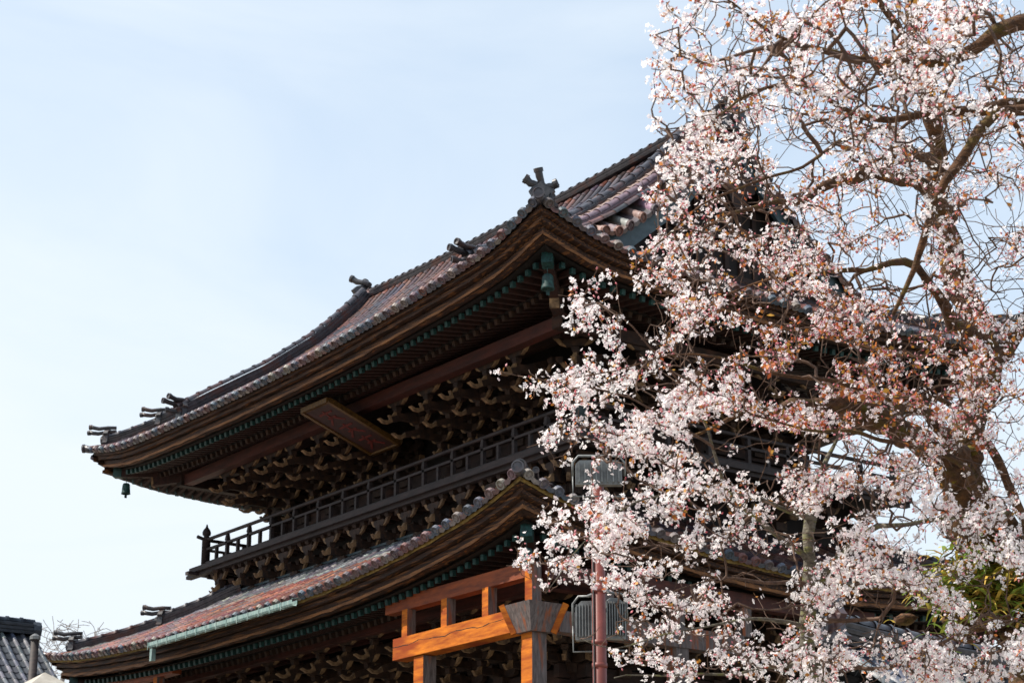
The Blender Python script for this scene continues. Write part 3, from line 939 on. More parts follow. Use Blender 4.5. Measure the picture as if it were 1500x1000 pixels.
def railing(a0, a1, fixed, axis, npost):
    def q(a, z, off=0): return P(a, fixed + off, z) if axis == 'u' else P(fixed + off, a, z)
    mb = MB()
    ext = 0.0
    mb.smooth = True
    mb.tube([q(a0 - 0.25, 11.42), q(a0, 11.36), q(a0 + (a1-a0)/2, 11.34), q(a1, 11.36), q(a1 + 0.02, 11.37)], 0.045, 8)
    mb.smooth = False
    mb.bar(q(a0, 11.10), q(a1, 11.10), 0.085, 0.055); mb.bar(q(a0, 10.72), q(a1, 10.72), 0.11, 0.10)
    mb.build('handrail', M_DECK, gate)
    for i in range(1, npost):
        a = a0 + (a1 - a0) * i / npost
        mb = MB()
        p = q(a, 10.66)
        mb.bar(p, p + Vector((0,0,0.52)), 0.085, 0.085)
        mb.bar(p + Vector((0,0,0.50)), p + Vector((0,0,0.66)), 0.11, 0.11, w2=0.07, h2=0.07)
        mb.build('rail_post', M_DECK, gate)
    for i in range(npost):
        mb = MB()
        a = a0 + (a1 - a0) * (i + 0.5) / npost
        mb.bar(q(a, 10.76), q(a, 11.075), 0.075, 0.075)
        mb.build('rail_strut', M_DECK, gate)
railing(30.3, 45.65, 23.95, 'u', 14)
railing(23.95, 32.7, 30.25, 'v', 8)
railing(23.95, 32.7, 45.70, 'v', 8)
for cu, cv in ((30.27, 23.95), (45.68, 23.95), (30.27, 32.7)):
    mb = MB(); p = P(cu, cv, 10.5)
    mb.smooth = True
    mb.lathe(p, [(0.11, 0), (0.11, 0.86), (0.125, 0.865), (0.125, 0.90), (0.075, 0.91), (0.07, 0.96), (0.105, 0.985), (0.112, 1.05), (0.085, 1.12), (0.035, 1.18), (0.018, 1.25), (0.004, 1.27)], 14)
    mb.build('finial_post', M_LEAD if cu < 31 else M_DECK, gate)

# --- copper gutter on the lower front eave
mb = MB()
prof = [(0.0, 0.0), (0.0, -0.08), (0.02, -0.12), (0.10, -0.12), (0.12, -0.08), (0.12, 0.0)]
UU = [35.7 + (42.1 - 35.7) * i / 14 for i in range(15)]
for i in range(14):
    a, b = UU[i] + 0.008, UU[i+1] - 0.008
    for (x0, z0), (x1, z1) in zip(prof, prof[1:]):
        mb.add([P(a, 20.72 + x0, 7.92 + z0), P(b, 20.72 + x0, 7.92 + z0), P(b, 20.72 + x1, 7.92 + z1), P(a, 20.72 + x1, 7.92 + z1)], [(0,1,2,3)])
    mb.add([P(b+0.012, 20.71, 7.93), P(b - 0.012, 20.71, 7.93), P(b - 0.012, 20.71, 7.76), P(b+0.012, 20.71, 7.76)], [(0,1,2,3)])
    if i % 3 == 0: mb.bar(P(a, 20.72, 7.94), P(a, 21.2, 8.0), 0.02, 0.02)
mb.bar(P(42.0, 20.8, 7.78), P(42.0, 20.8, 7.50), 0.10, 0.10)
mb.build('eave_gutter', M_COPPER, gate)

# --- hanging name board
pl = thing('name_board', 'dark red gilt framed name board tilted under the upper front eaves', 'name board')
TL, TR = P(38.2, 22.3, 12.74), P(37.2, 22.3, 12.74)
dn = (P(38.1, 24.2, 12.05) - P(38.1, 22.3, 12.74)).normalized()
H = 1.98
ax = (TR - TL).normalized(); nn = ax.cross(dn).normalized()
if nn.x > 0: nn = -nn
mb = MB(); c = (TL + TR)/2 + dn*H/2
mb.prism([(-0.5,-H/2+0.05),(0.5,-H/2+0.05),(0.5,H/2-0.05),(-0.5,H/2-0.05)], c, ax, dn, 0.06)
mb.build('board', M_PLAQ, pl)
mb = MB()
for (a, b) in (((-0.55,-H/2),(0.55,-H/2)), ((-0.55,H/2),(0.55,H/2)), ((-0.55,-H/2),(-0.55,H/2)), ((0.55,-H/2),(0.55,H/2))):
    mb.bar(c + ax*a[0] + dn*a[1], c + ax*b[0] + dn*b[1], 0.10, 0.11)
mb.build('frame', M_GILT, pl)
mb = MB()
def stroke(p):
    for a, b in zip(p, p[1:]):
        mb.bar(c + ax*a[0] + dn*a[1] + nn*0.036, c + ax*b[0] + dn*b[1] + nn*0.036, 0.05, 0.014, up=nn)
for cy_ in (-0.52, 0.05, 0.60):
    stroke([(-0.26, cy_-0.16), (0.26, cy_-0.18)]); stroke([(0.0, cy_-0.26), (-0.02, cy_+0.02), (-0.28, cy_+0.22)])
    stroke([(0.0, cy_-0.02), (0.28, cy_+0.20)]); stroke([(-0.16, cy_+0.02), (0.18, cy_+0.0)])
mb.build('lettering', M_SCRIPT, pl)

# ================================================================== SUPPORT FRAMES
def support(m, label):
    """m: maps local u distance from the corner to u"""
    t = thing('timber_prop_frame', label, 'timber frame', 'timber frames propping the lower eaves')
    s = 1 if m(1) > m(0) else -1
    def B(name, u0, u1, v0, v1, z0, z1, mt=M_ORANGE):
        mb = MB(); mb.boxg(m(u0), m(u1), v0, v1, z0, z1)
        if mt is M_ORANGE:
            if 'post' in name: mb.m[2] = 1; mb.m[4] = 1  # side faces greyed: shade painted in, together with peeled wood
            elif name == 'cross_beam':
                mb.mi = 2
                pts_ = [P(m(u0 + (u1-u0) * q), v0 + 0.001, z0 + (z1-z0)*(0.62 + 0.05*math.sin(q*19) + 0.03*math.sin(q*43))) for q in [j/22 for j in range(23)]]
                for p_, q_ in zip(pts_, pts_[1:]): mb.bar(p_, q_, 0.006, 0.006 + 0.012*random.random())
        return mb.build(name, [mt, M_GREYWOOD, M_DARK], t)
    V0 = 21.55
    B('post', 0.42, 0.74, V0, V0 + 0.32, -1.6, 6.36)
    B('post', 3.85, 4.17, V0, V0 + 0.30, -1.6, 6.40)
    B('cross_beam', 0.95, 4.85, V0 - 0.04, V0 + 0.30, 6.42, 6.83)
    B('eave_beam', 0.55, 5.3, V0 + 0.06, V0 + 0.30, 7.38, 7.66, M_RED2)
    for a in (1.75, 3.08, 4.42):
        B('short_post', a + 0.03, a + 0.22, V0 + 0.02, V0 + 0.22, 6.832, 7.378)
    B('short_post', 0.47, 0.68, V0 + 0.04, V0 + 0.25, 6.90, 7.60)
    # return towards the side
    B('cross_beam', 0.40, 0.70, 22.15, 26.6, 6.42, 6.80, M_GREYWOOD)
    B('post', 0.42, 0.72, 24.9, 25.2, -1.6, 6.418, M_GREYWOOD)
    B('eave_beam', 0.42, 0.68, 21.9, 30.2, 7.36, 7.64, M_RED)
    for v in (23.2, 24.9, 26.6): B('short_post', 0.44, 0.66, v, v + 0.24, 6.802, 7.358, M_GREYWOOD)
    # flared cap on the corner post
    mb = MB(); c = P(m(0.58), V0 + 0.16, 6.365)
    a, b = 0.24, 0.40
    mb.hexa([c + Vector(p) for p in [(-a,-a,0),(a,-a,0),(a,a,0),(-a,a,0),(-b,-b,0.50),(b,-b,0.50),(b,b,0.50),(-b,b,0.50)]])
    cap = mb.build('post_cap', M_GREYWOOD, t)
    for (x, y) in ((-1, s), (1, -s)):
        mb = MB()
        p0 = c + Vector((x*(a+0.01), y*(a+0.01), -0.01)); p1 = c + Vector((x*(b+0.01), y*(b+0.01), 0.51))
        mb.bar(p0, p1, 0.10, 0.10)
        mb.build('edge_board', M_ORANGE, cap)
support(lambda d: RL.u0 + 0.1 + d, 'bright orange timber frame propping the near lower roof corner')
support(lambda d: RL.u1 - 0.1 - d, 'orange timber frame propping the far left lower roof corner')

# ================================================================== FLOODLIGHT POLE
fl = thing('floodlight_pole', 'russet red steel pole with grey floodlights in front of the gate', 'floodlight pole')
DP = 22.0
bp_ = cam_point(877, 840, DP); base = Vector((bp_.x, bp_.y, 0))
topz = cam_point(873, 700, DP).z
mb = MB(); mb.smooth = True
mb.lathe(base, [(0.16, 0), (0.16, 0.03), (0.08, 0.04), (0.077, 3.5), (0.070, topz)], 18)
for z in (cam_point(880, 985, DP).z, cam_point(880, 950, DP).z, cam_point(880,870,DP).z):
    mb.lathe(base + Vector((0,0,z)), [(0.082, 0), (0.082, 0.05)], 18)
mb.build('pole', M_PIPE, fl)
mb = MB()
mb.tube([base + Vector((-0.085, -0.01, 0.3)), base + Vector((-0.083, -0.01, topz * 0.5)), base + Vector((-0.080, -0.01, topz - 0.1))], 0.010, 6)
mb.build('cable', M_DECK, fl)
Rv = Vector((0.8058, -0.5922, 0)); Fv = Vector((0.5922, 0.8058, 0)); Zv = Vector((0,0,1))
def lamp(px, py, w, h, turn):
    c = cam_point(px, py, DP)
    mb = MB()
    sd = (Rv * math.cos(turn) + Fv * math.sin(turn)); nn = (-Rv * math.sin(turn) + Fv * math.cos(turn)); up = Zv
    c = c + nn * 0.12
    w2, h2 = w/2, h/2; ch = h*0.16
    o = [(-w2, -h2), (w2, -h2), (w2, h2 - ch), (w2 - ch, h2), (-w2 + ch, h2), (-w2, h2 - ch)]
    mb.prism(o, c, sd, up, 0.10)
    ob = mb.build('flood_lamp', M_METAL, fl)
    mb = MB()
    k = 8
    for i in range(k):
        x = -w2*0.85 + w*0.85 * i / (k-1)
        mb.boxw((0,0,0), (0,0,0)) if False else mb.prism([(x-0.006, -h2*0.86), (x+0.006, -h2*0.86), (x+0.006, h2*0.8), (x-0.006, h2*0.8)], c - nn*0.075, sd, up, 0.045)
    mb.build('cooling_fins', M_METAL, ob)
    mb = MB(); mb.prism([(x*0.88, y*0.88) for x, y in o], c + nn*0.054, sd, up, 0.012); mb.build('glass', M_GLASS, ob)
    mb = MB()
    a = c - sd*(w2+0.03); b = c + sd*(w2+0.03)
    mb.tube([a - up*h2*0.2, a + up*h2*0.9, a + up*(h2+0.06) + sd*0.06, b + up*(h2+0.06) - sd*0.06, b + up*h2*0.9, b - up*h2*0.2], 0.014, 6)
    mb.tube([a - up*h2*0.2, a - up*(h2+0.12), b - up*(h2+0.12) ], 0.010, 6)
    mb.tube([c + up*(h2+0.06), base + Vector((0,0,(c + up*(h2+0.06)).z))], 0.016, 6)
    mb.build('bracket', M_METAL, ob)
lamp(860, 906, 0.27, 0.42, -0.15)
lamp(904, 903, 0.24, 0.44, 0.25)
lamp(878, 689, 0.50, 0.27, 0.0)

# ================================================================== CHERRY TREES
M_LEAF = mat('bronze_leaf', (0.8,0.8,0.8), (1,1,1), scale=30, rough=0.55, bump=0, tint=True, trans=0.25)
M_FERN = mat('fern_green', (0.8,0.8,0.8), (1,1,1), scale=30, rough=0.6, bump=0, tint=True, trans=0.2)

def np_mesh(name, verts, nper, material, tints, parent, smooth=False):
    """verts (F, nper, 3): one separate face each"""
    F = verts.shape[0]
    me = bpy.data.meshes.new(name)
    me.vertices.add(F * nper)
    me.vertices.foreach_set('co', verts.reshape(-1).astype(np.float32))
    me.loops.add(F * nper)
    me.loops.foreach_set('vertex_index', np.arange(F * nper, dtype=np.int32))
    me.polygons.add(F)
    me.polygons.foreach_set('loop_start', (np.arange(F) * nper).astype(np.int32))
    me.polygons.foreach_set('loop_total', np.full(F, nper, dtype=np.int32))
    me.materials.append(material)
    at = me.attributes.new('tint', 'FLOAT_COLOR', 'FACE')
    c = np.ones((F, 4), dtype=np.float32); c[:, :3] = tints
    at.data.foreach_set('color', c.ravel())
    me.update(calc_edges=True)
    me.validate()
    o = bpy.data.objects.new(name, me); COL.objects.link(o); o.parent = parent
    return o

def rand_frames(axis, n):
    """orthonormal frames whose z is axis (n,3)"""
    z = axis / np.linalg.norm(axis, axis=1, keepdims=True)
    h = rng.normal(size=(n, 3))
    x = np.cross(h, z); x /= np.linalg.norm(x, axis=1, keepdims=True)
    return x, np.cross(z, x), z

class Tree:
    def __init__(s): s.pos = []; s.par = []; s.fix = []; s.tan = []; s.chains = []; s.limbs = []
    def limb(s, pts):
        """pts: (px, py, depth, radius); first limb starts at the ground"""
        W_ = [cam_point(a, b, c) for a, b, c, r in pts]; R_ = [q[3] for q in pts]
        return s.limb_world(W_, R_)
    def limb_world(s, W_, R_, knobby=0.0):
        # densify with Catmull-Rom
        P_ = [W_[0]] + list(W_) + [W_[-1]]
        pts, rad = [], []
        seed_ = random.uniform(0, 50)
        for i in range(1, len(P_) - 2):
            L = (P_[i+1] - P_[i]).length; n = max(2, int(L / 0.09))
            for k in range(n):
                t = k / n
                a, b, c, d = P_[i-1], P_[i], P_[i+1], P_[i+2]
                p = 0.5 * ((2*b) + (c - a)*t + (2*a - 5*b + 4*c - d)*t*t + (3*b - a - 3*c + d)*t**3)
                rr = R_[i-1] + (R_[i] - R_[i-1]) * t
                j = rr * 0.18
                ph = len(pts) * 0.55 + seed_
                am = min(0.35 * rr, 0.014) + 0.006
                wob = Vector((math.sin(ph) + 0.6*math.sin(ph*2.3+1), math.cos(ph*0.83) + 0.6*math.sin(ph*1.9), math.sin(ph*1.21+2) + 0.5*math.cos(ph*2.7))) * am
                pts.append(p + wob + Vector((random.uniform(-j, j), random.uniform(-j, j), random.uniform(-j, j))))
                rad.append(rr * 0.84 * random.uniform(0.86, 1.16))
        pts.append(W_[-1]); rad.append(R_[-1])
        base = len(s.pos); par = -1
        if s.pos:
            d = np.linalg.norm(np.array(s.pos) - np.array(pts[0]), axis=1); j = int(d.argmin())
            if d[j] < 0.9: par = j
        ch = []
        if par >= 0: ch.append(par)
        for i, p in enumerate(pts):
            s.pos.append(tuple(p)); s.par.append(par); s.fix.append(rad[i])
            s.tan.append(tuple((pts[min(i+1, len(pts)-1)] - pts[max(0, i-1)]).normalized()))
            par = base + i; ch.append(par)
        s.limbs.append(ch)
    def grow(s, targets, step=0.075, maxd=1.7):
        T = np.array(targets)
        P0 = np.array(s.pos)
        d0 = np.array([np.linalg.norm(P0 - t, axis=1).min() for t in T])
        order = np.argsort(d0 + rng.uniform(0, 0.15, len(d0)))
        cap = len(s.pos) + 200000
        buf = np.zeros((60000, 3)); n = len(s.pos); buf[:n] = P0
        for i in order:
            t = T[i]
            d = np.linalg.norm(buf[:n] - t, axis=1); j = int(d.argmin()); D = d[j]
            if D > maxd or D < 0.05: continue
            # climb towards the root a little so side shoots leave at an angle
            back = int(D / step * 0.5)
            for _ in range(back):
                if s.par[j] >= 0 and s.fix[j] == 0: j = s.par[j]
            x0 = np.array(s.pos[j]); t0 = np.array(s.tan[j])
            dv = t - x0; D = np.linalg.norm(dv)
            if D < 0.05: continue
            dv /= D
            c1 = x0 + (t0 * 0.35 + dv * 0.65) * D * 0.4
            c2 = t - (dv * 0.8 + np.array([0, 0, rng.uniform(-0.2, 0.6)])) * D * 0.3
            m = max(2, int(math.ceil(D / step)))
            ch = [j]; par = j; prev = x0
            for k in range(1, m + 1):
                q = k / m
                p = (1-q)**3 * x0 + 3*(1-q)**2*q * c1 + 3*(1-q)*q*q * c2 + q**3 * t + rng.normal(0, 0.007, 3)
                tn = p - prev; tn /= (np.linalg.norm(tn) + 1e-9)
                s.pos.append(tuple(p)); s.par.append(par); s.fix.append(0); s.tan.append(tuple(tn))
                if n < len(buf): buf[n] = p; n += 1
                par = len(s.pos) - 1; ch.append(par); prev = p
            s.chains.append(ch)
    def finish(s, name, root, bark, moss_limb=None):
        n = len(s.pos); cnt = [0] * n; haschild = [False] * n
        for i in range(n):
            if s.par[i] >= 0: haschild[s.par[i]] = True
        for i in range(n - 1, -1, -1):
            if not haschild[i]: cnt[i] += 1
            if s.par[i] >= 0: cnt[s.par[i]] += cnt[i]
        rad = [s.fix[i] if s.fix[i] > 0 else min(0.014, 0.0019 * cnt[i] ** 0.47) for i in range(n)]
        s.cnt = cnt; s.rad = rad
        for k, ch in enumerate(s.limbs):
            mb = MB()
            pts = [Vector(s.pos[i]) for i in ch]; rr = [rad[i] for i in ch]
            if s.fix[ch[0]] > 0: rr[0] = min(rr[0], rr[1] * 1.25)
            mb.tube(pts, rr, 14 if max(rr) > 0.05 else 8)
            mb.build('trunk' if k == 0 else 'limb', bark if max(rr) > 0.02 else M_TWIG, root)
        mb = MB()
        for ch in s.chains:
            pts = [s.pos[i] for i in ch]; rr = [rad[i] for i in ch]; rr[0] = rr[1]
            mb.tube(pts, rr, 4 if max(rr) < 0.006 else 5, caps=False)
        tag(mb.build('twigs', M_TWIG, root), kind='stuff')
    def bloom(s, root, p_node, nfl, size, red, tag_name='blossoms'):
        """flower clusters on the thin shoots. red(pos)->0..1 share of buds and bronze leaves"""
        P_ = np.array(s.pos); cnt = np.array(s.cnt); fix = np.array(s.fix); rad = np.array(s.rad)
        dens = p_node(P_)
        cand = (rad < 0.0085) & (rng.random(len(P_)) < dens * np.where(cnt <= 2, 1.0, 0.62))
        cl = P_[cand]; tn = np.array(s.tan)[cand]
        n = len(cl)
        axis = rng.normal(size=(n, 3)); axis[:, 2] += 0.25
        axis -= tn * np.sum(axis * tn, axis=1, keepdims=True) * 0.6
        axis /= np.linalg.norm(axis, axis=1, keepdims=True)
        rd = red(cl)
        k = rng.poisson(np.clip(nfl * (1.15 - 0.85 * rd), 0.3, 9))
        idx = np.repeat(np.arange(n), k); m = len(idx)
        dirs = axis[idx] * 0.9 + rng.normal(0, 0.75, (m, 3)); dirs /= np.linalg.norm(dirs, axis=1, keepdims=True)
        pos = cl[idx] + dirs * rng.uniform(0.018, 0.052, (m, 1))
        face = dirs + rng.normal(0, 0.35, (m, 3))
        x, y, z = rand_frames(face, m)
        R = (size * rng.uniform(0.75, 1.12, m))
        cup = rng.uniform(0.05, 0.75, m)
        base_t = rng.uniform(0, 6.28, m)
        quads = []; tints = []
        pink = np.clip(rng.normal(0.18, 0.2, m) + 0.4 * rd[idx], 0, 1)
        tcol = np.stack([0.985 - 0.02 * pink, 0.975 - 0.20 * pink, 0.975 - 0.15 * pink], 1)
        for q in range(5):
            a = base_t + q * 2 * math.pi / 5
            def pt(r, da, h):
                return pos + (x * np.cos(a + da)[:, None] + y * np.sin(a + da)[:, None]) * (R * r * np.cos(cup * 0.9))[:, None] + z * (R * (h + r * np.sin(cup * 0.9)))[:, None]
            b = pt(0.08, 0, 0.0); l = pt(0.72, 0.52, 0.10); t = pt(1.0, 0.0, 0.02); r_ = pt(0.72, -0.52, 0.10)
            quads.append(np.stack([b, l, t, r_], 1)); tints.append(tcol * rng.uniform(0.93, 1.0, (m, 1)))
        qv = np.concatenate(quads); tv = np.concatenate(tints)
        np_mesh(tag_name, qv, 4, M_PETAL, tv, root)
        # calyx, buds and bronze leaves
        k2 = rng.poisson(0.9 + 3.2 * rd); idx = np.repeat(np.arange(n), k2); m2 = len(idx)
        dirs = axis[idx] * 0.6 + rng.normal(0, 0.7, (m2, 3)); dirs /= np.linalg.norm(dirs, axis=1, keepdims=True)
        L = rng.uniform(0.012, 0.030, m2) * (0.9 + 0.5 * rd[idx])
        x, y, z = rand_frames(dirs, m2)
        p0 = cl[idx] + dirs * rng.uniform(0.0, 0.02, (m2, 1))
        w = L * rng.uniform(0.22, 0.4, m2)
        quad = np.stack([p0, p0 + z * (L*0.5)[:, None] + x * (w)[:, None], p0 + z * L[:, None] + y * (L*0.15)[:, None], p0 + z * (L*0.5)[:, None] - x * (w)[:, None]], 1)
        t = rng.random((m2, 1))
        tl = np.array([0.58, 0.12, 0.03]) * (1 - t) + np.array([0.50, 0.27, 0.04]) * t
        np_mesh('young_leaves', quad, 4, M_LEAF, tl * rng.uniform(0.6, 1.2, (m2, 1)), root)
        k3 = rng.poisson(0.9 + 3.0 * rd); idx = np.repeat(np.arange(n), k3); m3 = len(idx)
        dirs = axis[idx] * 0.6 + rng.normal(0, 0.8, (m3, 3)); dirs /= np.linalg.norm(dirs, axis=1, keepdims=True)
        c = cl[idx] + dirs * rng.uniform(0.015, 0.045, (m3, 1)); x, y, z = rand_frames(dirs, m3)
        L = rng.uniform(0.007, 0.011, m3)[:, None]; w = L * 0.55
        tri = []
        for q in range(4):
            a0, a1 = q * math.pi/2, (q+1) * math.pi/2
            e0 = c + (x*math.cos(a0) + y*math.sin(a0)) * w; e1 = c + (x*math.cos(a1) + y*math.sin(a1)) * w
            tri += [np.stack([c + z*L, e0, e1], 1), np.stack([c - z*L, e1, e0], 1)]
        tb = np.array([0.74, 0.24, 0.30]) * (1 - t_) + np.array([0.86, 0.52, 0.58]) * t_ if False else None
        tt = rng.random((m3, 1)); tb = np.array([0.66, 0.14, 0.18]) * (1 - tt) + np.array([0.86, 0.50, 0.55]) * tt
        np_mesh('buds', np.concatenate(tri), 3, M_LEAF, np.tile(tb, (8, 1)), root)
        # pedicels: hair-thin stalks from spur to flower
        return m

def px_of(Pw):
    """world positions -> photo pixels (used to vary bloom across the crown)"""
    R = np.array([0.8058, -0.5922, 0]); Fh = np.array([0.5922, 0.8058, 0]); Z = np.array([0, 0, 1.0])
    F = Fh * math.cos(TH) + Z * math.sin(TH); U = -Fh * math.sin(TH) + Z * math.cos(TH)
    q = Pw - np.array([0, 0, CAMZ]); w = q @ F
    return 750 + 3000 * (q @ R) / w, 500 - 3000 * (q @ U) / w
GAPS = [(1455,868,50,40), (1225,597,50,12), (1410,690,22,60), (1085,832,75,32), (1010,950,40,25), (1130,900,45,40), (1095,655,70,32), (1180,660,60,30), (1285,905,60,42), (1350,915,45,30), (870,905,55,42), (835,710,35,35),
        (930,500,28,40), (1060,500,60,25), (1150,560,60,16), (900,710,30,18), (960,800,40,14), (1330,390,40,40), (880,980,40,22), (1215,520,50,18),
        (760,700,40,60), (1000,850,30,22), (1180,770,40,20), (1240,740,40,18), (1440,350,30,60)]
def gapf(x, y):
    g = np.ones(len(x))
    for (cx, cy, rx, ry) in GAPS:
        q = ((x - cx) / rx) ** 2 + ((y - cy) / ry) ** 2
        g = np.minimum(g, np.clip(0.10 + 0.9 * (q - 0.7) / 0.6, 0.10, 1))
    n = np.sin(x / 31.0 + 2 * np.sin(y / 47.0)) + np.sin(y / 19.0 + 1.7 * np.sin(x / 39.0) + 1.0)
    return g * np.clip(0.80 + 0.42 * n, 0.25, 1.35)
def scatter(regs):
    out = []
    for (cx, cy, rx, ry, n, dep, sd) in regs:
        k = 0; n = n * 1.28
        while k < n:
            a, b = rng.uniform(-1, 1, 2)
            if a*a + b*b > 1: continue
            X, Y = cx + a*rx, cy + b*ry
            if rng.random() < 0.62:
                tl_ = 0.16 * X + 26 * math.sin(X / 95.0 + dep)
                Y = round((Y - tl_) / 44.0) * 44.0 + tl_ + rng.normal(0, 7)
            if rng.random() > gapf(np.array([X]), np.array([Y]))[0] + 0.15:
                k += 0.5; continue
            out.append(tuple(cam_point(X, Y, dep + rng.normal(0, sd)))); k += 1
    return out

# ---- the old mossy tree on the right
rootA = thing('cherry_tree', 'old mossy cherry tree with thick leaning trunk and ferns, filling the upper right', 'cherry tree', 'cherry trees in bloom before the gate')
A = Tree()
g0 = cam_point(1600, 1000, 12.6); g0.z = 0
g1 = cam_point(1590, 1250, 12.5)
A.limb_world([g0, g1, cam_point(1520, 900, 12.3), cam_point(1420, 740, 12.0), cam_point(1412, 640, 12.0), cam_point(1448, 520, 12.1), cam_point(1400, 400, 12.2), cam_point(1374, 280, 12.3), cam_point(1366, 170, 12.2), cam_point(1345, 60, 12.0), cam_point(1330, -60, 11.8)],
             [0.34, 0.27, 0.22, 0.165, 0.13, 0.105, 0.085, 0.07, 0.062, 0.055, 0.045])
A.limb([(1415,720,12.0,.11), (1350,650,11.6,.085), (1280,610,11.2,.095), (1190,592,10.8,.06), (1120,600,10.5,.02), (1010,640,10.2,.008)])
A.limb([(1520,890,12.3,.16), (1560,700,12.0,.12), (1610,450,10.5,.10), (1600,150,9.2,.08), (1540,20,8.6,.06)])
A.limb([(1545,30,8.6,.045), (1460,45,8.5,.040), (1400,80,8.5,.034), (1330,92,8.5,.025), (1260,88,8.5,.015), (1170,62,8.4,.011), (1100,28,8.3,.007), (1050,-10,8.2,.004)])
A.limb([(1605,190,9.4,.06), (1500,152,9.2,.036), (1420,160,9.1,.028), (1340,172,9.0,.020), (1260,170,9.0,.016), (1180,120,8.9,.010), (1110,135,8.8,.008), (1040,178,8.6,.005), (975,190,8.5,.003)])
A.limb([(1605,240,9.4,.05), (1500,165,9.0,.030), (1436,192,8.9,.026), (1392,262,8.8,.024), (1362,335,8.8,.019), (1336,400,8.8,.014), (1308,462,8.8,.008)])
A.limb([(1398,320,12.2,.06), (1330,258,11.9,.05), (1255,262,11.6,.045), (1200,282,11.4,.032), (1120,300,11.1,.016), (1040,330,10.8,.009), (960,360,10.5,.004)])
A.limb([(1374,250,12.2,.05), (1300,190,11.2,.018), (1250,200,10.6,.013), (1190,236,10.2,.010), (1100,268,9.9,.008), (1010,318,9.7,.006), (930,385,9.5,.003)])
A.limb([(1260,88,8.5,.018), (1180,70,8.3,.012), (1100,75,8.1,.009), (1030,95,8.0,.006), (965,65,7.9,.003)])
A.limb([(1448,500,12.1,.05), (1400,470,11.8,.045), (1340,395,11.4,.028), (1270,392,11.2,.018), (1180,400,11.0,.012), (1080,425,10.8,.007), (1000,470,10.6,.004)])
A.limb([(1440,560,12.0,.06), (1500,470,12.2,.05), (1540,330,12.4,.035), (1500,215,12.4,.02), (1440,120,12.3,.01)])
A.limb([(1420,690,12.0,.07), (1360,610,10.9,.03), (1300,585,10.2,.02), (1220,560,9.9,.013), (1120,540,9.7,.009), (1020,520,9.6,.006), (900,540,9.5,.004), (800,560,9.5,.0025)])
A.limb([(1510,880,12.3,.09), (1500,760,11.6,.035), (1440,640,11.0,.024), (1390,590,10.6,.015), (1320,585,10.3,.008)])
A.limb([(1500,790,12.2,.08), (1460,740,11.4,.03), (1380,665,10.7,.018), (1280,640,10.2,.012), (1180,628,9.9,.008), (1090,600,9.7,.004)])
A.limb([(1366,170,12.2,.045), (1320,60,11.6,.03), (1270,-20,11.2,.02)])
regsA = [(1400,430,60,110,90,10.9,.4), (1420,600,60,90,80,10.9,.4), (1060,400,120,60,90,10.4,.4), (1220,400,110,60,90,10.8,.5), (1000,260,60,50,40,9.6,.4), (1360,230,70,60,60,9.4,.5), (1180,520,120,40,70,10.2,.3),
         (1250,60,180,90,170,8.0,.25), (1410,110,120,110,150,8.2,.25), (1300,190,150,60,90,8.3,.3), (1420,300,90,90,70,8.6,.3), (1260,690,110,60,120,10.6,.4), (1350,560,110,50,90,9.9,.3),
         (1250,120,240,130,260,10.6,.9), (1420,200,110,200,200,11.2,.9), (1300,330,180,120,190,11.6,.8), (1470,420,60,120,90,11.8,.7), (1350,60,170,80,120,9.2,.6), (1340,660,150,60,120,11.0,.5), (1180,350,150,90,120,11.3,.6),
         (1060,90,115,105,150,8.3,.35), (1000,185,55,55,55,8.3,.3), (1200,50,150,80,150,8.6,.4), (1380,50,150,80,130,9.0,.6), (1150,160,110,60,90,9.2,.5),
         (1180,260,170,80,150,11.0,.6), (1060,320,110,60,100,10.6,.5), (1300,300,110,110,90,11.5,.6), (1440,280,90,170,110,12.4,.6), (1050,240,80,40,50,10.2,.5),
         (1130,430,190,85,260,11.0,.6), (1000,400,80,60,80,10.2,.4), (1280,470,130,80,140,11.2,.6), (1440,480,90,110,90,11.5,.6),
         (1250,590,190,70,220,10.3,.4), (1450,640,90,100,110,11.2,.6), (1060,540,140,60,150,10.0,.4), (1390,400,60,80,20,11.8,.6), (1230,130,90,90,60,10.5,.6)]
A.grow(scatter(regsA))
A.finish('a', rootA, M_BARK)
def densA(Pw):
    x, y = px_of(Pw)
    d = np.full(len(x), 0.42)
    d[(y < 230) & (x < 1120)] = 0.62
    d[(y > 200) & (y < 420) & (x > 1100)] = 0.36
    d[(x > 1330) & (y > 180) & (y < 520)] = 0.30
    d[(y > 480)] = 0.46
    return d * gapf(x, y) * 1.1
def redA(Pw):
    x, y = px_of(Pw)
    r = 0.30 + 0.60 * np.exp(-(((x - 1240) / 190) ** 2 + ((y - 560) / 120) ** 2)) + rng.normal(0, 0.16, len(x))
    r = r - 0.08 * (y < 260) - 0.06 * (x < 1060)
    return np.clip(r, 0, 1)
A.bloom(rootA, densA, 5.0, 0.0136, redA)

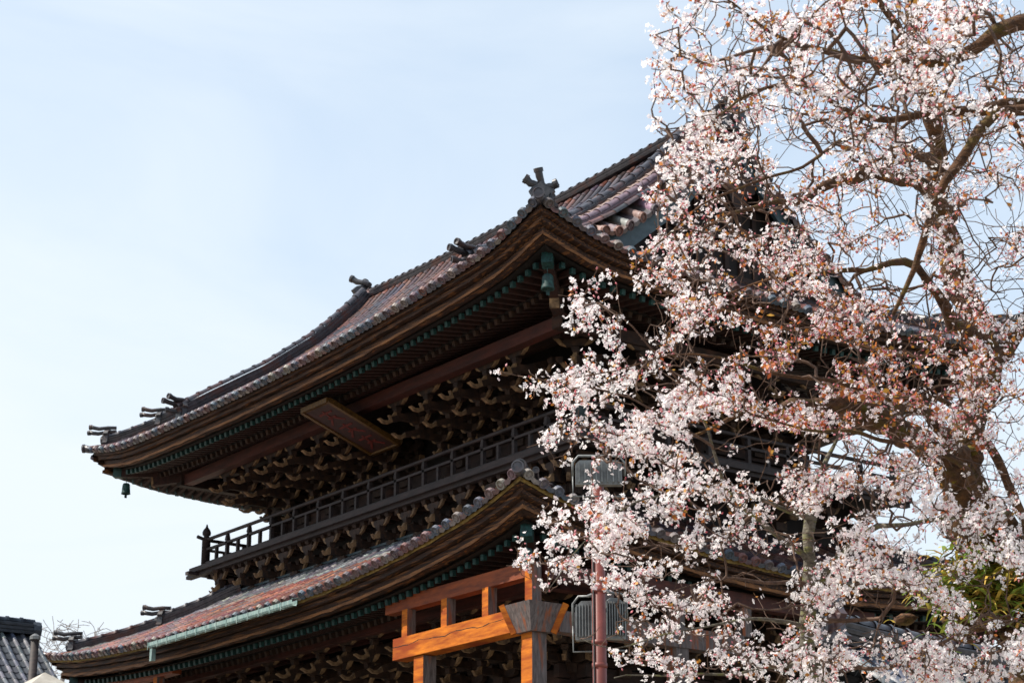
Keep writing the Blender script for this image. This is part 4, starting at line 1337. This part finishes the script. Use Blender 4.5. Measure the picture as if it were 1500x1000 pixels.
# ---- the slender tree in front
rootB = thing('cherry_tree', 'slender grey barked cherry tree in full bloom before the near gate corner', 'cherry tree', 'cherry trees in bloom before the gate')
B = Tree()
b0 = cam_point(1205, 1050, 10.6); b0.z = 0
B.limb_world([b0, cam_point(1200, 1150, 10.6), cam_point(1192, 950, 10.6), cam_point(1186, 850, 10.6), cam_point(1184, 760, 10.6), cam_point(1200, 690, 10.7), cam_point(1240, 620, 10.9)],
             [0.085, 0.065, 0.048, 0.044, 0.034, 0.018, 0.006])
B.limb([(1187,835,10.6, 0.0231), (1150,795,10.5, 0.0177), (1105,755,10.4, 0.0150), (1075,730,10.3, 0.0122), (1048,660,10.2, 0.0082), (1030,605,10.1, 0.0048), (980,570,10.0, 0.0027)])
B.limb([(1184,760,10.6, 0.0204), (1130,735,10.4, 0.0122), (1060,722,10.1, 0.0095), (980,722,9.8, 0.0068), (910,745,9.6, 0.0048), (860,790,9.5, 0.0034), (800,868,9.4, 0.0020)])
B.limb([(1187,870,10.6, 0.0231), (1260,780,10.5, 0.0190), (1330,765,10.3, 0.0150), (1400,760,10.2, 0.0109), (1480,750,10.1, 0.0068)])
B.limb([(1105,755,10.4, 0.0122), (1040,790,10.2, 0.0082), (960,800,9.9, 0.0054), (860,815,9.7, 0.0034), (742,828,9.6, 0.0017)])
B.limb([(1075,730,10.3, 0.0109), (1000,690,10.0, 0.0075), (920,660,9.8, 0.0054), (850,640,9.7, 0.0034), (772,655,9.6, 0.0017)])
B.limb([(1045,650,10.2, 0.0082), (970,610,9.9, 0.0061), (900,575,9.7, 0.0048), (820,560,9.6, 0.0027), (737,545,9.5, 0.0015)])
B.limb([(1035,620,10.1, 0.0068), (980,540,9.8, 0.0054), (930,480,9.7, 0.0041), (880,445,9.6, 0.0027), (818,432,9.5, 0.0015)])
B.limb([(1190,930,10.6, 0.0204), (1120,905,10.4, 0.0102), (1060,910,10.2, 0.0075), (980,930,10.0, 0.0054), (900,950,9.8, 0.0034), (850,935,9.7, 0.0020)])
B.limb([(1192,960,10.6, 0.0204), (1100,985,10.3, 0.0095), (1000,985,10.0, 0.0061), (900,992,9.8, 0.0027)])
B.limb([(1187,860,10.6, 0.0204), (1120,850,10.3, 0.0088), (1060,845,10.1, 0.0061), (1010,860,9.9, 0.0041), (930,880,9.8, 0.0027), (880,850,9.7, 0.0017)])
B.limb([(1190,900,10.6, 0.0204), (1290,905,10.4, 0.0122), (1310,850,10.3, 0.0095), (1280,790,10.2, 0.0054)])
B.limb([(1192,960,10.6, 0.0204), (1300,975,10.4, 0.0122), (1400,930,10.2, 0.0082), (1480,900,10.1, 0.0048)])
B.limb([(1060,845,10.1, 0.0054), (1075,930,10.1, 0.0041), (1130,975,10.1, 0.0027)])
regsB = [(885,700,45,28,34,9.6,.12), (900,905,45,36,22,9.6,.12), (870,790,40,30,24,9.6,.12), (1380,860,110,40,70,10.2,.3), (1230,700,120,40,80,10.3,.3), (950,570,150,60,190,9.8,.25), (880,450,50,35,30,9.6,.2), (960,490,70,50,60,9.8,.25), (870,650,80,40,95,9.7,.2), (1010,640,120,60,130,10.0,.25),
         (860,770,75,50,85,9.6,.2), (1000,760,130,80,190,9.9,.3), (960,860,90,50,90,9.8,.25), (810,555,55,18,16,9.5,.1), (800,850,40,25,22,9.5,.1), (790,820,35,14,12,9.6,.08),
         (1010,930,140,60,150,10.0,.3), (1130,840,110,90,170,10.3,.3), (1160,690,120,70,150,10.3,.3), (1300,800,150,70,260,10.3,.35), (1400,720,100,70,110,10.4,.35),
         (1290,900,170,70,230,10.3,.35), (1260,975,260,45,260,10.3,.35), (1430,950,90,60,150,10.2,.35), (1450,800,80,60,100,10.2,.3), (1190,600,90,40,60,10.4,.3)]
B.grow(scatter(regsB))
B.finish('b', rootB, M_BARK2)
def densB(Pw):
    x, y = px_of(Pw)
    d = np.full(len(x), 0.5)
    d[(x < 1010) & (y > 480) & (y < 850)] = 0.62
    d[(x > 1150) & (y > 740)] = 0.60
    return d * gapf(x, y) * 1.15
def redB(Pw):
    x, y = px_of(Pw)
    r = 0.12 + 0.25 * np.exp(-(((x - 1200) / 150) ** 2 + ((y - 620) / 80) ** 2)) + rng.normal(0, 0.13, len(x))
    return np.clip(r, 0, 1)
B.bloom(rootB, densB, 6.8, 0.0138, redB)

# ---- moss cushions and ferns on the old tree
mb = MB()
P0 = np.array(A.pos); F0 = np.array(A.fix)
thick = np.where(F0 > 0.035)[0]
for i in thick:
    for k in range(3):
        if random.random() < 0.42:
            r = F0[i]; c = Vector(A.pos[i])
            d = Vector((random.gauss(-0.3,1), random.gauss(0,1), random.gauss(0.35,0.8))).normalized()
            c = c + d * r * 0.86
            q = random.uniform(0.10, 0.26) * min(r, 0.12) + 0.006
            t0 = random.random()
            mb.col = tuple(a*(1-t0) + b*t0 for a, b in zip((0.9,0.85,0.7), (0.35,0.40,0.35)))
            mb.smooth = True
            V_ = []; m = 6
            for a_ in range(1, 4):
                for b_ in range(m):
                    th, ph = math.pi*a_/4, 2*math.pi*b_/m
                    V_.append(c + Vector((math.sin(th)*math.cos(ph)*1.3, math.sin(th)*math.sin(ph)*1.3, math.cos(th)))*q*random.uniform(0.7,1.25))
            V_ += [c + Vector((0,0,q)), c - Vector((0,0,q))]
            fs = [(a_*m+b_, (a_+1)*m+b_, (a_+1)*m+(b_+1)%m, a_*m+(b_+1)%m) for a_ in range(2) for b_ in range(m)]
            fs += [(3*m, b_, (b_+1)%m) for b_ in range(m)] + [(3*m+1, 2*m+(b_+1)%m, 2*m+b_) for b_ in range(m)]
            mb.add(V_, fs)
tag(mb.build('moss', M_MOSS, rootA), kind='stuff')
fq = []; ft = []
for k in range(900):
    px, py = random.gauss(1450, 44), random.gauss(862, 30)
    c = cam_point(px, py, random.uniform(11.7, 12.1))
    az = random.uniform(0, 6.28); L = random.uniform(0.10, 0.26)
    d = Vector((math.cos(az), math.sin(az), random.uniform(0.1, 1.0))).normalized()
    sd = d.cross(Vector((0,0,1))).normalized(); p = c.copy(); w = 0.011
    col = [0.20, 0.28, 0.04] if random.random() < 0.5 else [0.46, 0.34, 0.06]
    for j in range(4):
        q = p + d * L/4; d = (d + Vector((0,0,-0.38))).normalized()
        w2 = 0.013 * (1 - (j+1)/4) + 0.002
        fq.append([p - sd*w, p + sd*w, q + sd*w2, q - sd*w2]); ft.append([x * random.uniform(0.8, 1.2) for x in col]); p = q; w = w2
o = np_mesh('ferns', np.array([[tuple(v) for v in f] for f in fq]), 4, M_FERN, np.array(ft), rootA); tag(o, kind='stuff')
# hanging root mat under the ferns
mb = MB(); mb.smooth = True
for k in range(240):
    c = cam_point(1455 + random.gauss(0, 34), 893 + random.gauss(0, 17), 12.05 + random.uniform(-.1, .1)); q = random.uniform(0.018, 0.05)
    V_ = []; m = 8
    for a_ in range(1, 5):
        for b_ in range(m):
            th, ph = math.pi*a_/5, 2*math.pi*b_/m
            V_.append(c + Vector((math.sin(th)*math.cos(ph)*1.5, math.sin(th)*math.sin(ph)*1.5, math.cos(th)*0.8))*q*random.uniform(0.75,1.25))
    V_ += [c + Vector((0,0,q*.8)), c - Vector((0,0,q*.8))]
    fs = [(a_*m+b_, (a_+1)*m+b_, (a_+1)*m+(b_+1)%m, a_*m+(b_+1)%m) for a_ in range(3) for b_ in range(m)]
    fs += [(4*m, b_, (b_+1)%m) for b_ in range(m)] + [(4*m+1, 3*m+(b_+1)%m, 3*m+b_) for b_ in range(m)]
    mb.add(V_, fs)
tag(mb.build('root_mat', M_BARK, rootA), kind='stuff')
print('tree nodes', len(A.pos), len(B.pos))

# ================================================================== SURROUNDINGS
M_RIDGE2 = mat('slate_ridge', (0.02,0.028,0.040), (0.055,0.068,0.088), scale=6, rough=0.5)
PAL_GREY = [(0.055,0.065,0.085), (0.075,0.085,0.105), (0.045,0.055,0.075), (0.10,0.11,0.13)]
# tiled house low on the left
hs = thing('tiled_house', 'low house with dark grey tiled roof at the lower left edge', 'house')
DH = 46.0
b = cam_point(52, 931, DH)
_R = Vector((0.8058, -0.5922, 0)); _F = Vector((0.5922, 0.8058, 0)); _a = math.radians(33)
dirr = (_R * math.cos(_a) + _F * math.sin(_a)).normalized()
zt = b.z
ex = Vector((b.x, b.y, zt)); sx = ex - dirr * 9.0
outn = Vector((dirr.y, -dirr.x, 0))
if outn.dot(-Vector((b.x, b.y, 0))) < 0: outn = -outn
mb = MB()
def hsurf(al, d):
    s = d / 5.0
    return sx + dirr * al + outn * (5.0 - d) + Vector((0, 0, -3.0 + 3.0 * s - 0.25 * math.sin(math.pi * s)))
tile_field(mb, hsurf, 0.0, 8.9, 0.24, lambda a_: 4.95, PAL_GREY, seg=0.26, r=0.055)
mb.build('roof_slope', [M_GREYTILE, M_GREYTILE], hs)
mb = MB()
def hsurf2(al, d):
    s = d / 5.0
    return sx + dirr * al - outn * (5.0 - d) + Vector((0, 0, -3.0 + 3.0 * s - 0.25 * math.sin(math.pi * s)))
tile_field(mb, hsurf2, 0.0, 8.9, 0.30, lambda a_: 4.95, PAL_GREY, seg=0.60, r=0.07)
mb.build('roof_slope', [M_GREYTILE, M_GREYTILE], hs)
mb = MB()
ridge(mb, [sx + dirr * (8.95 * k / 10) + Vector((0,0,0.0)) for k in range(11)], 0.42, 0.26, 0.10, layers=3)
mb.lathe(ex + Vector((0,0,0.12)) - dirr*0.1, [(0.2, 0), (0.2, 0.18), (0.14, 0.2)], 12, dirr)
mb.build('roof_ridge', M_RIDGE2, hs)
mb = MB()
wv = [sx + dirr*0.6 + outn*4.0, ex - dirr*0.6 + outn*4.0, ex - dirr*0.6 - outn*4.0, sx + dirr*0.6 - outn*4.0]
mb.hexa([Vector((p.x, p.y, 0)) for p in wv] + [Vector((p.x, p.y, zt - 2.6)) for p in wv])
mb.build('wall', M_PLASTER, hs)
# metal pole
pr = thing('utility_pole', 'thin dark metal pole at the lower left edge before the tiled house', 'pole')
c = cam_point(50, 960, 38.0); tp = cam_point(54, 935, 38.0)
mb = MB(); mb.smooth = True
mb.lathe((c.x, c.y, 0), [(0.10, 0), (0.09, 4), (0.075, tp.z)], 12)
mb.build('shaft', M_DECK, pr)
mb = MB(); mb.lathe((c.x, c.y, tp.z), [(0.10, 0), (0.10, 0.06), (0.03, 0.11)], 12); mb.build('cap', M_METAL, pr)
# canvas tent
tn_ = thing('canvas_tent', 'peak of a beige canvas tent roof at the lower left corner', 'tent')
c = cam_point(66, 984, 33.0); mb = MB()
hw = 1.7
co = [Vector((c.x + x*hw, c.y + y*hw, c.z - 1.15)) for x, y in ((-1,-1),(1,-1),(1,1),(-1,1))]
mid = [(co[i] + co[(i+1) % 4]) / 2 + Vector((0,0,-0.0)) for i in range(4)]
mb.add([c] + co + [v - Vector((0,0,0.28)) for v in co], [(0,1,2),(0,2,3),(0,3,4),(0,4,1),(1,5,6,2),(2,6,7,3),(3,7,8,4),(4,8,5,1)])
mb.build('canopy', M_CANVAS, tn_)
for v in co:
    mb = MB(); mb.tube([(v.x*0.999, v.y*0.999, 0), (v.x*0.999, v.y*0.999, v.z - 0.05)], 0.03, 8); mb.build('leg', M_METAL, tn_)
# bare far trees
M_BARE = mat('bare_branches', (0.16,0.14,0.13), (0.26,0.23,0.21), scale=4, bump=0)
for k, (px, py, dep, lab) in enumerate(((98, 912, 95, 'faint bare tree top beyond the roof corner, nearer to the gate'), (72, 914, 92, 'faint bare tree top beyond the roof corner, beside the tiled house'), (125, 915, 99, 'small bare tree top half hidden behind the lower roof tip'))):
    t = thing('bare_tree', lab, 'tree', 'bare trees far behind')
    top = cam_point(px, py, dep)
    T = Tree()
    T.limb_world([Vector((top.x, top.y, 0)), Vector((top.x, top.y, top.z - 3.5)), Vector((top.x + .2, top.y, top.z - 1.2))], [0.2, 0.12, 0.05])
    ts = [tuple(Vector((top.x, top.y, top.z - 1.2)) + Vector((random.gauss(0,.9), random.gauss(0,.9), random.uniform(-1.6, 1.3)))) for _ in range(110)]
    T.grow(ts, step=0.3, maxd=4)
    n = len(T.pos)
    mb = MB(); mb.tube([T.pos[i] for i in T.limbs[0]], [max(0.03, T.fix[i]) for i in T.limbs[0]], 6); mb.build('trunk', M_BARE, t)
    mb = MB()
    for ch in T.chains: mb.tube([T.pos[i] for i in ch], 0.016, 3, caps=False)
    mb.build('crown', M_BARE, t)

# stair pavilion roof beside the gate (lower right)
sp_ = thing('stair_pavilion', 'small pavilion with blue grey tiled roof behind the blossoms at the lower right', 'pavilion')
vA, vB, uc = 20.0, 31.0, 19.8
zr, ze_, hwid = 4.55, 2.95, 2.6
def psurf(sgn):
    def f(al, d):
        s = max(0.0, d / hwid)
        return P(uc + sgn * (hwid - d), al, ze_ + (zr - ze_) * (s ** 1.25) + 0.18 * abs((al - (vA+vB)/2) / ((vB-vA)/2)) ** 3)
    return f
PAL_PAV = [(0.07,0.085,0.11), (0.10,0.115,0.14), (0.05,0.065,0.09), (0.16,0.16,0.17)]
for sgn in (-1, 1):
    mb = MB(); tile_field(mb, psurf(sgn), vA, vB, 0.33, lambda a_: hwid - 0.05, PAL_PAV, seg=0.33, r=0.085)
    mb.build('roof_slope', [M_GREYTILE, M_GREYTILE], sp_)
mb = MB()
ridge(mb, [P(uc, vA + (vB-vA)*k/14, zr + 0.18*abs(2*k/14-1)**3) for k in range(15)], 0.45, 0.35, 0.11)
oni(mb, P(uc, vA - 0.05, zr + 0.2), Vector((-1,0,0)), 0.6, 0.55)
mb.build('roof_ridge', M_RIDGE, sp_)
mb = MB(); mb.boxg(uc - 1.8, uc + 1.8, vA + 0.8, vB - 0.8, -1.6, ze_ + 0.1); mb.build('wall', M_WOOD, sp_)
mb = MB()
for sgn in (-1, 1): mb.boxg(uc + sgn*2.35 - 0.06, uc + sgn*2.35 + 0.06, vA + 0.1, vB - 0.1, ze_ - 0.22, ze_ - 0.03)
mb.boxg(uc - 2.28, uc + 2.28, vA + 0.12, vA + 0.22, ze_ - 0.20, ze_ - 0.04)
mb.build('eave_board', M_BOARD, sp_)
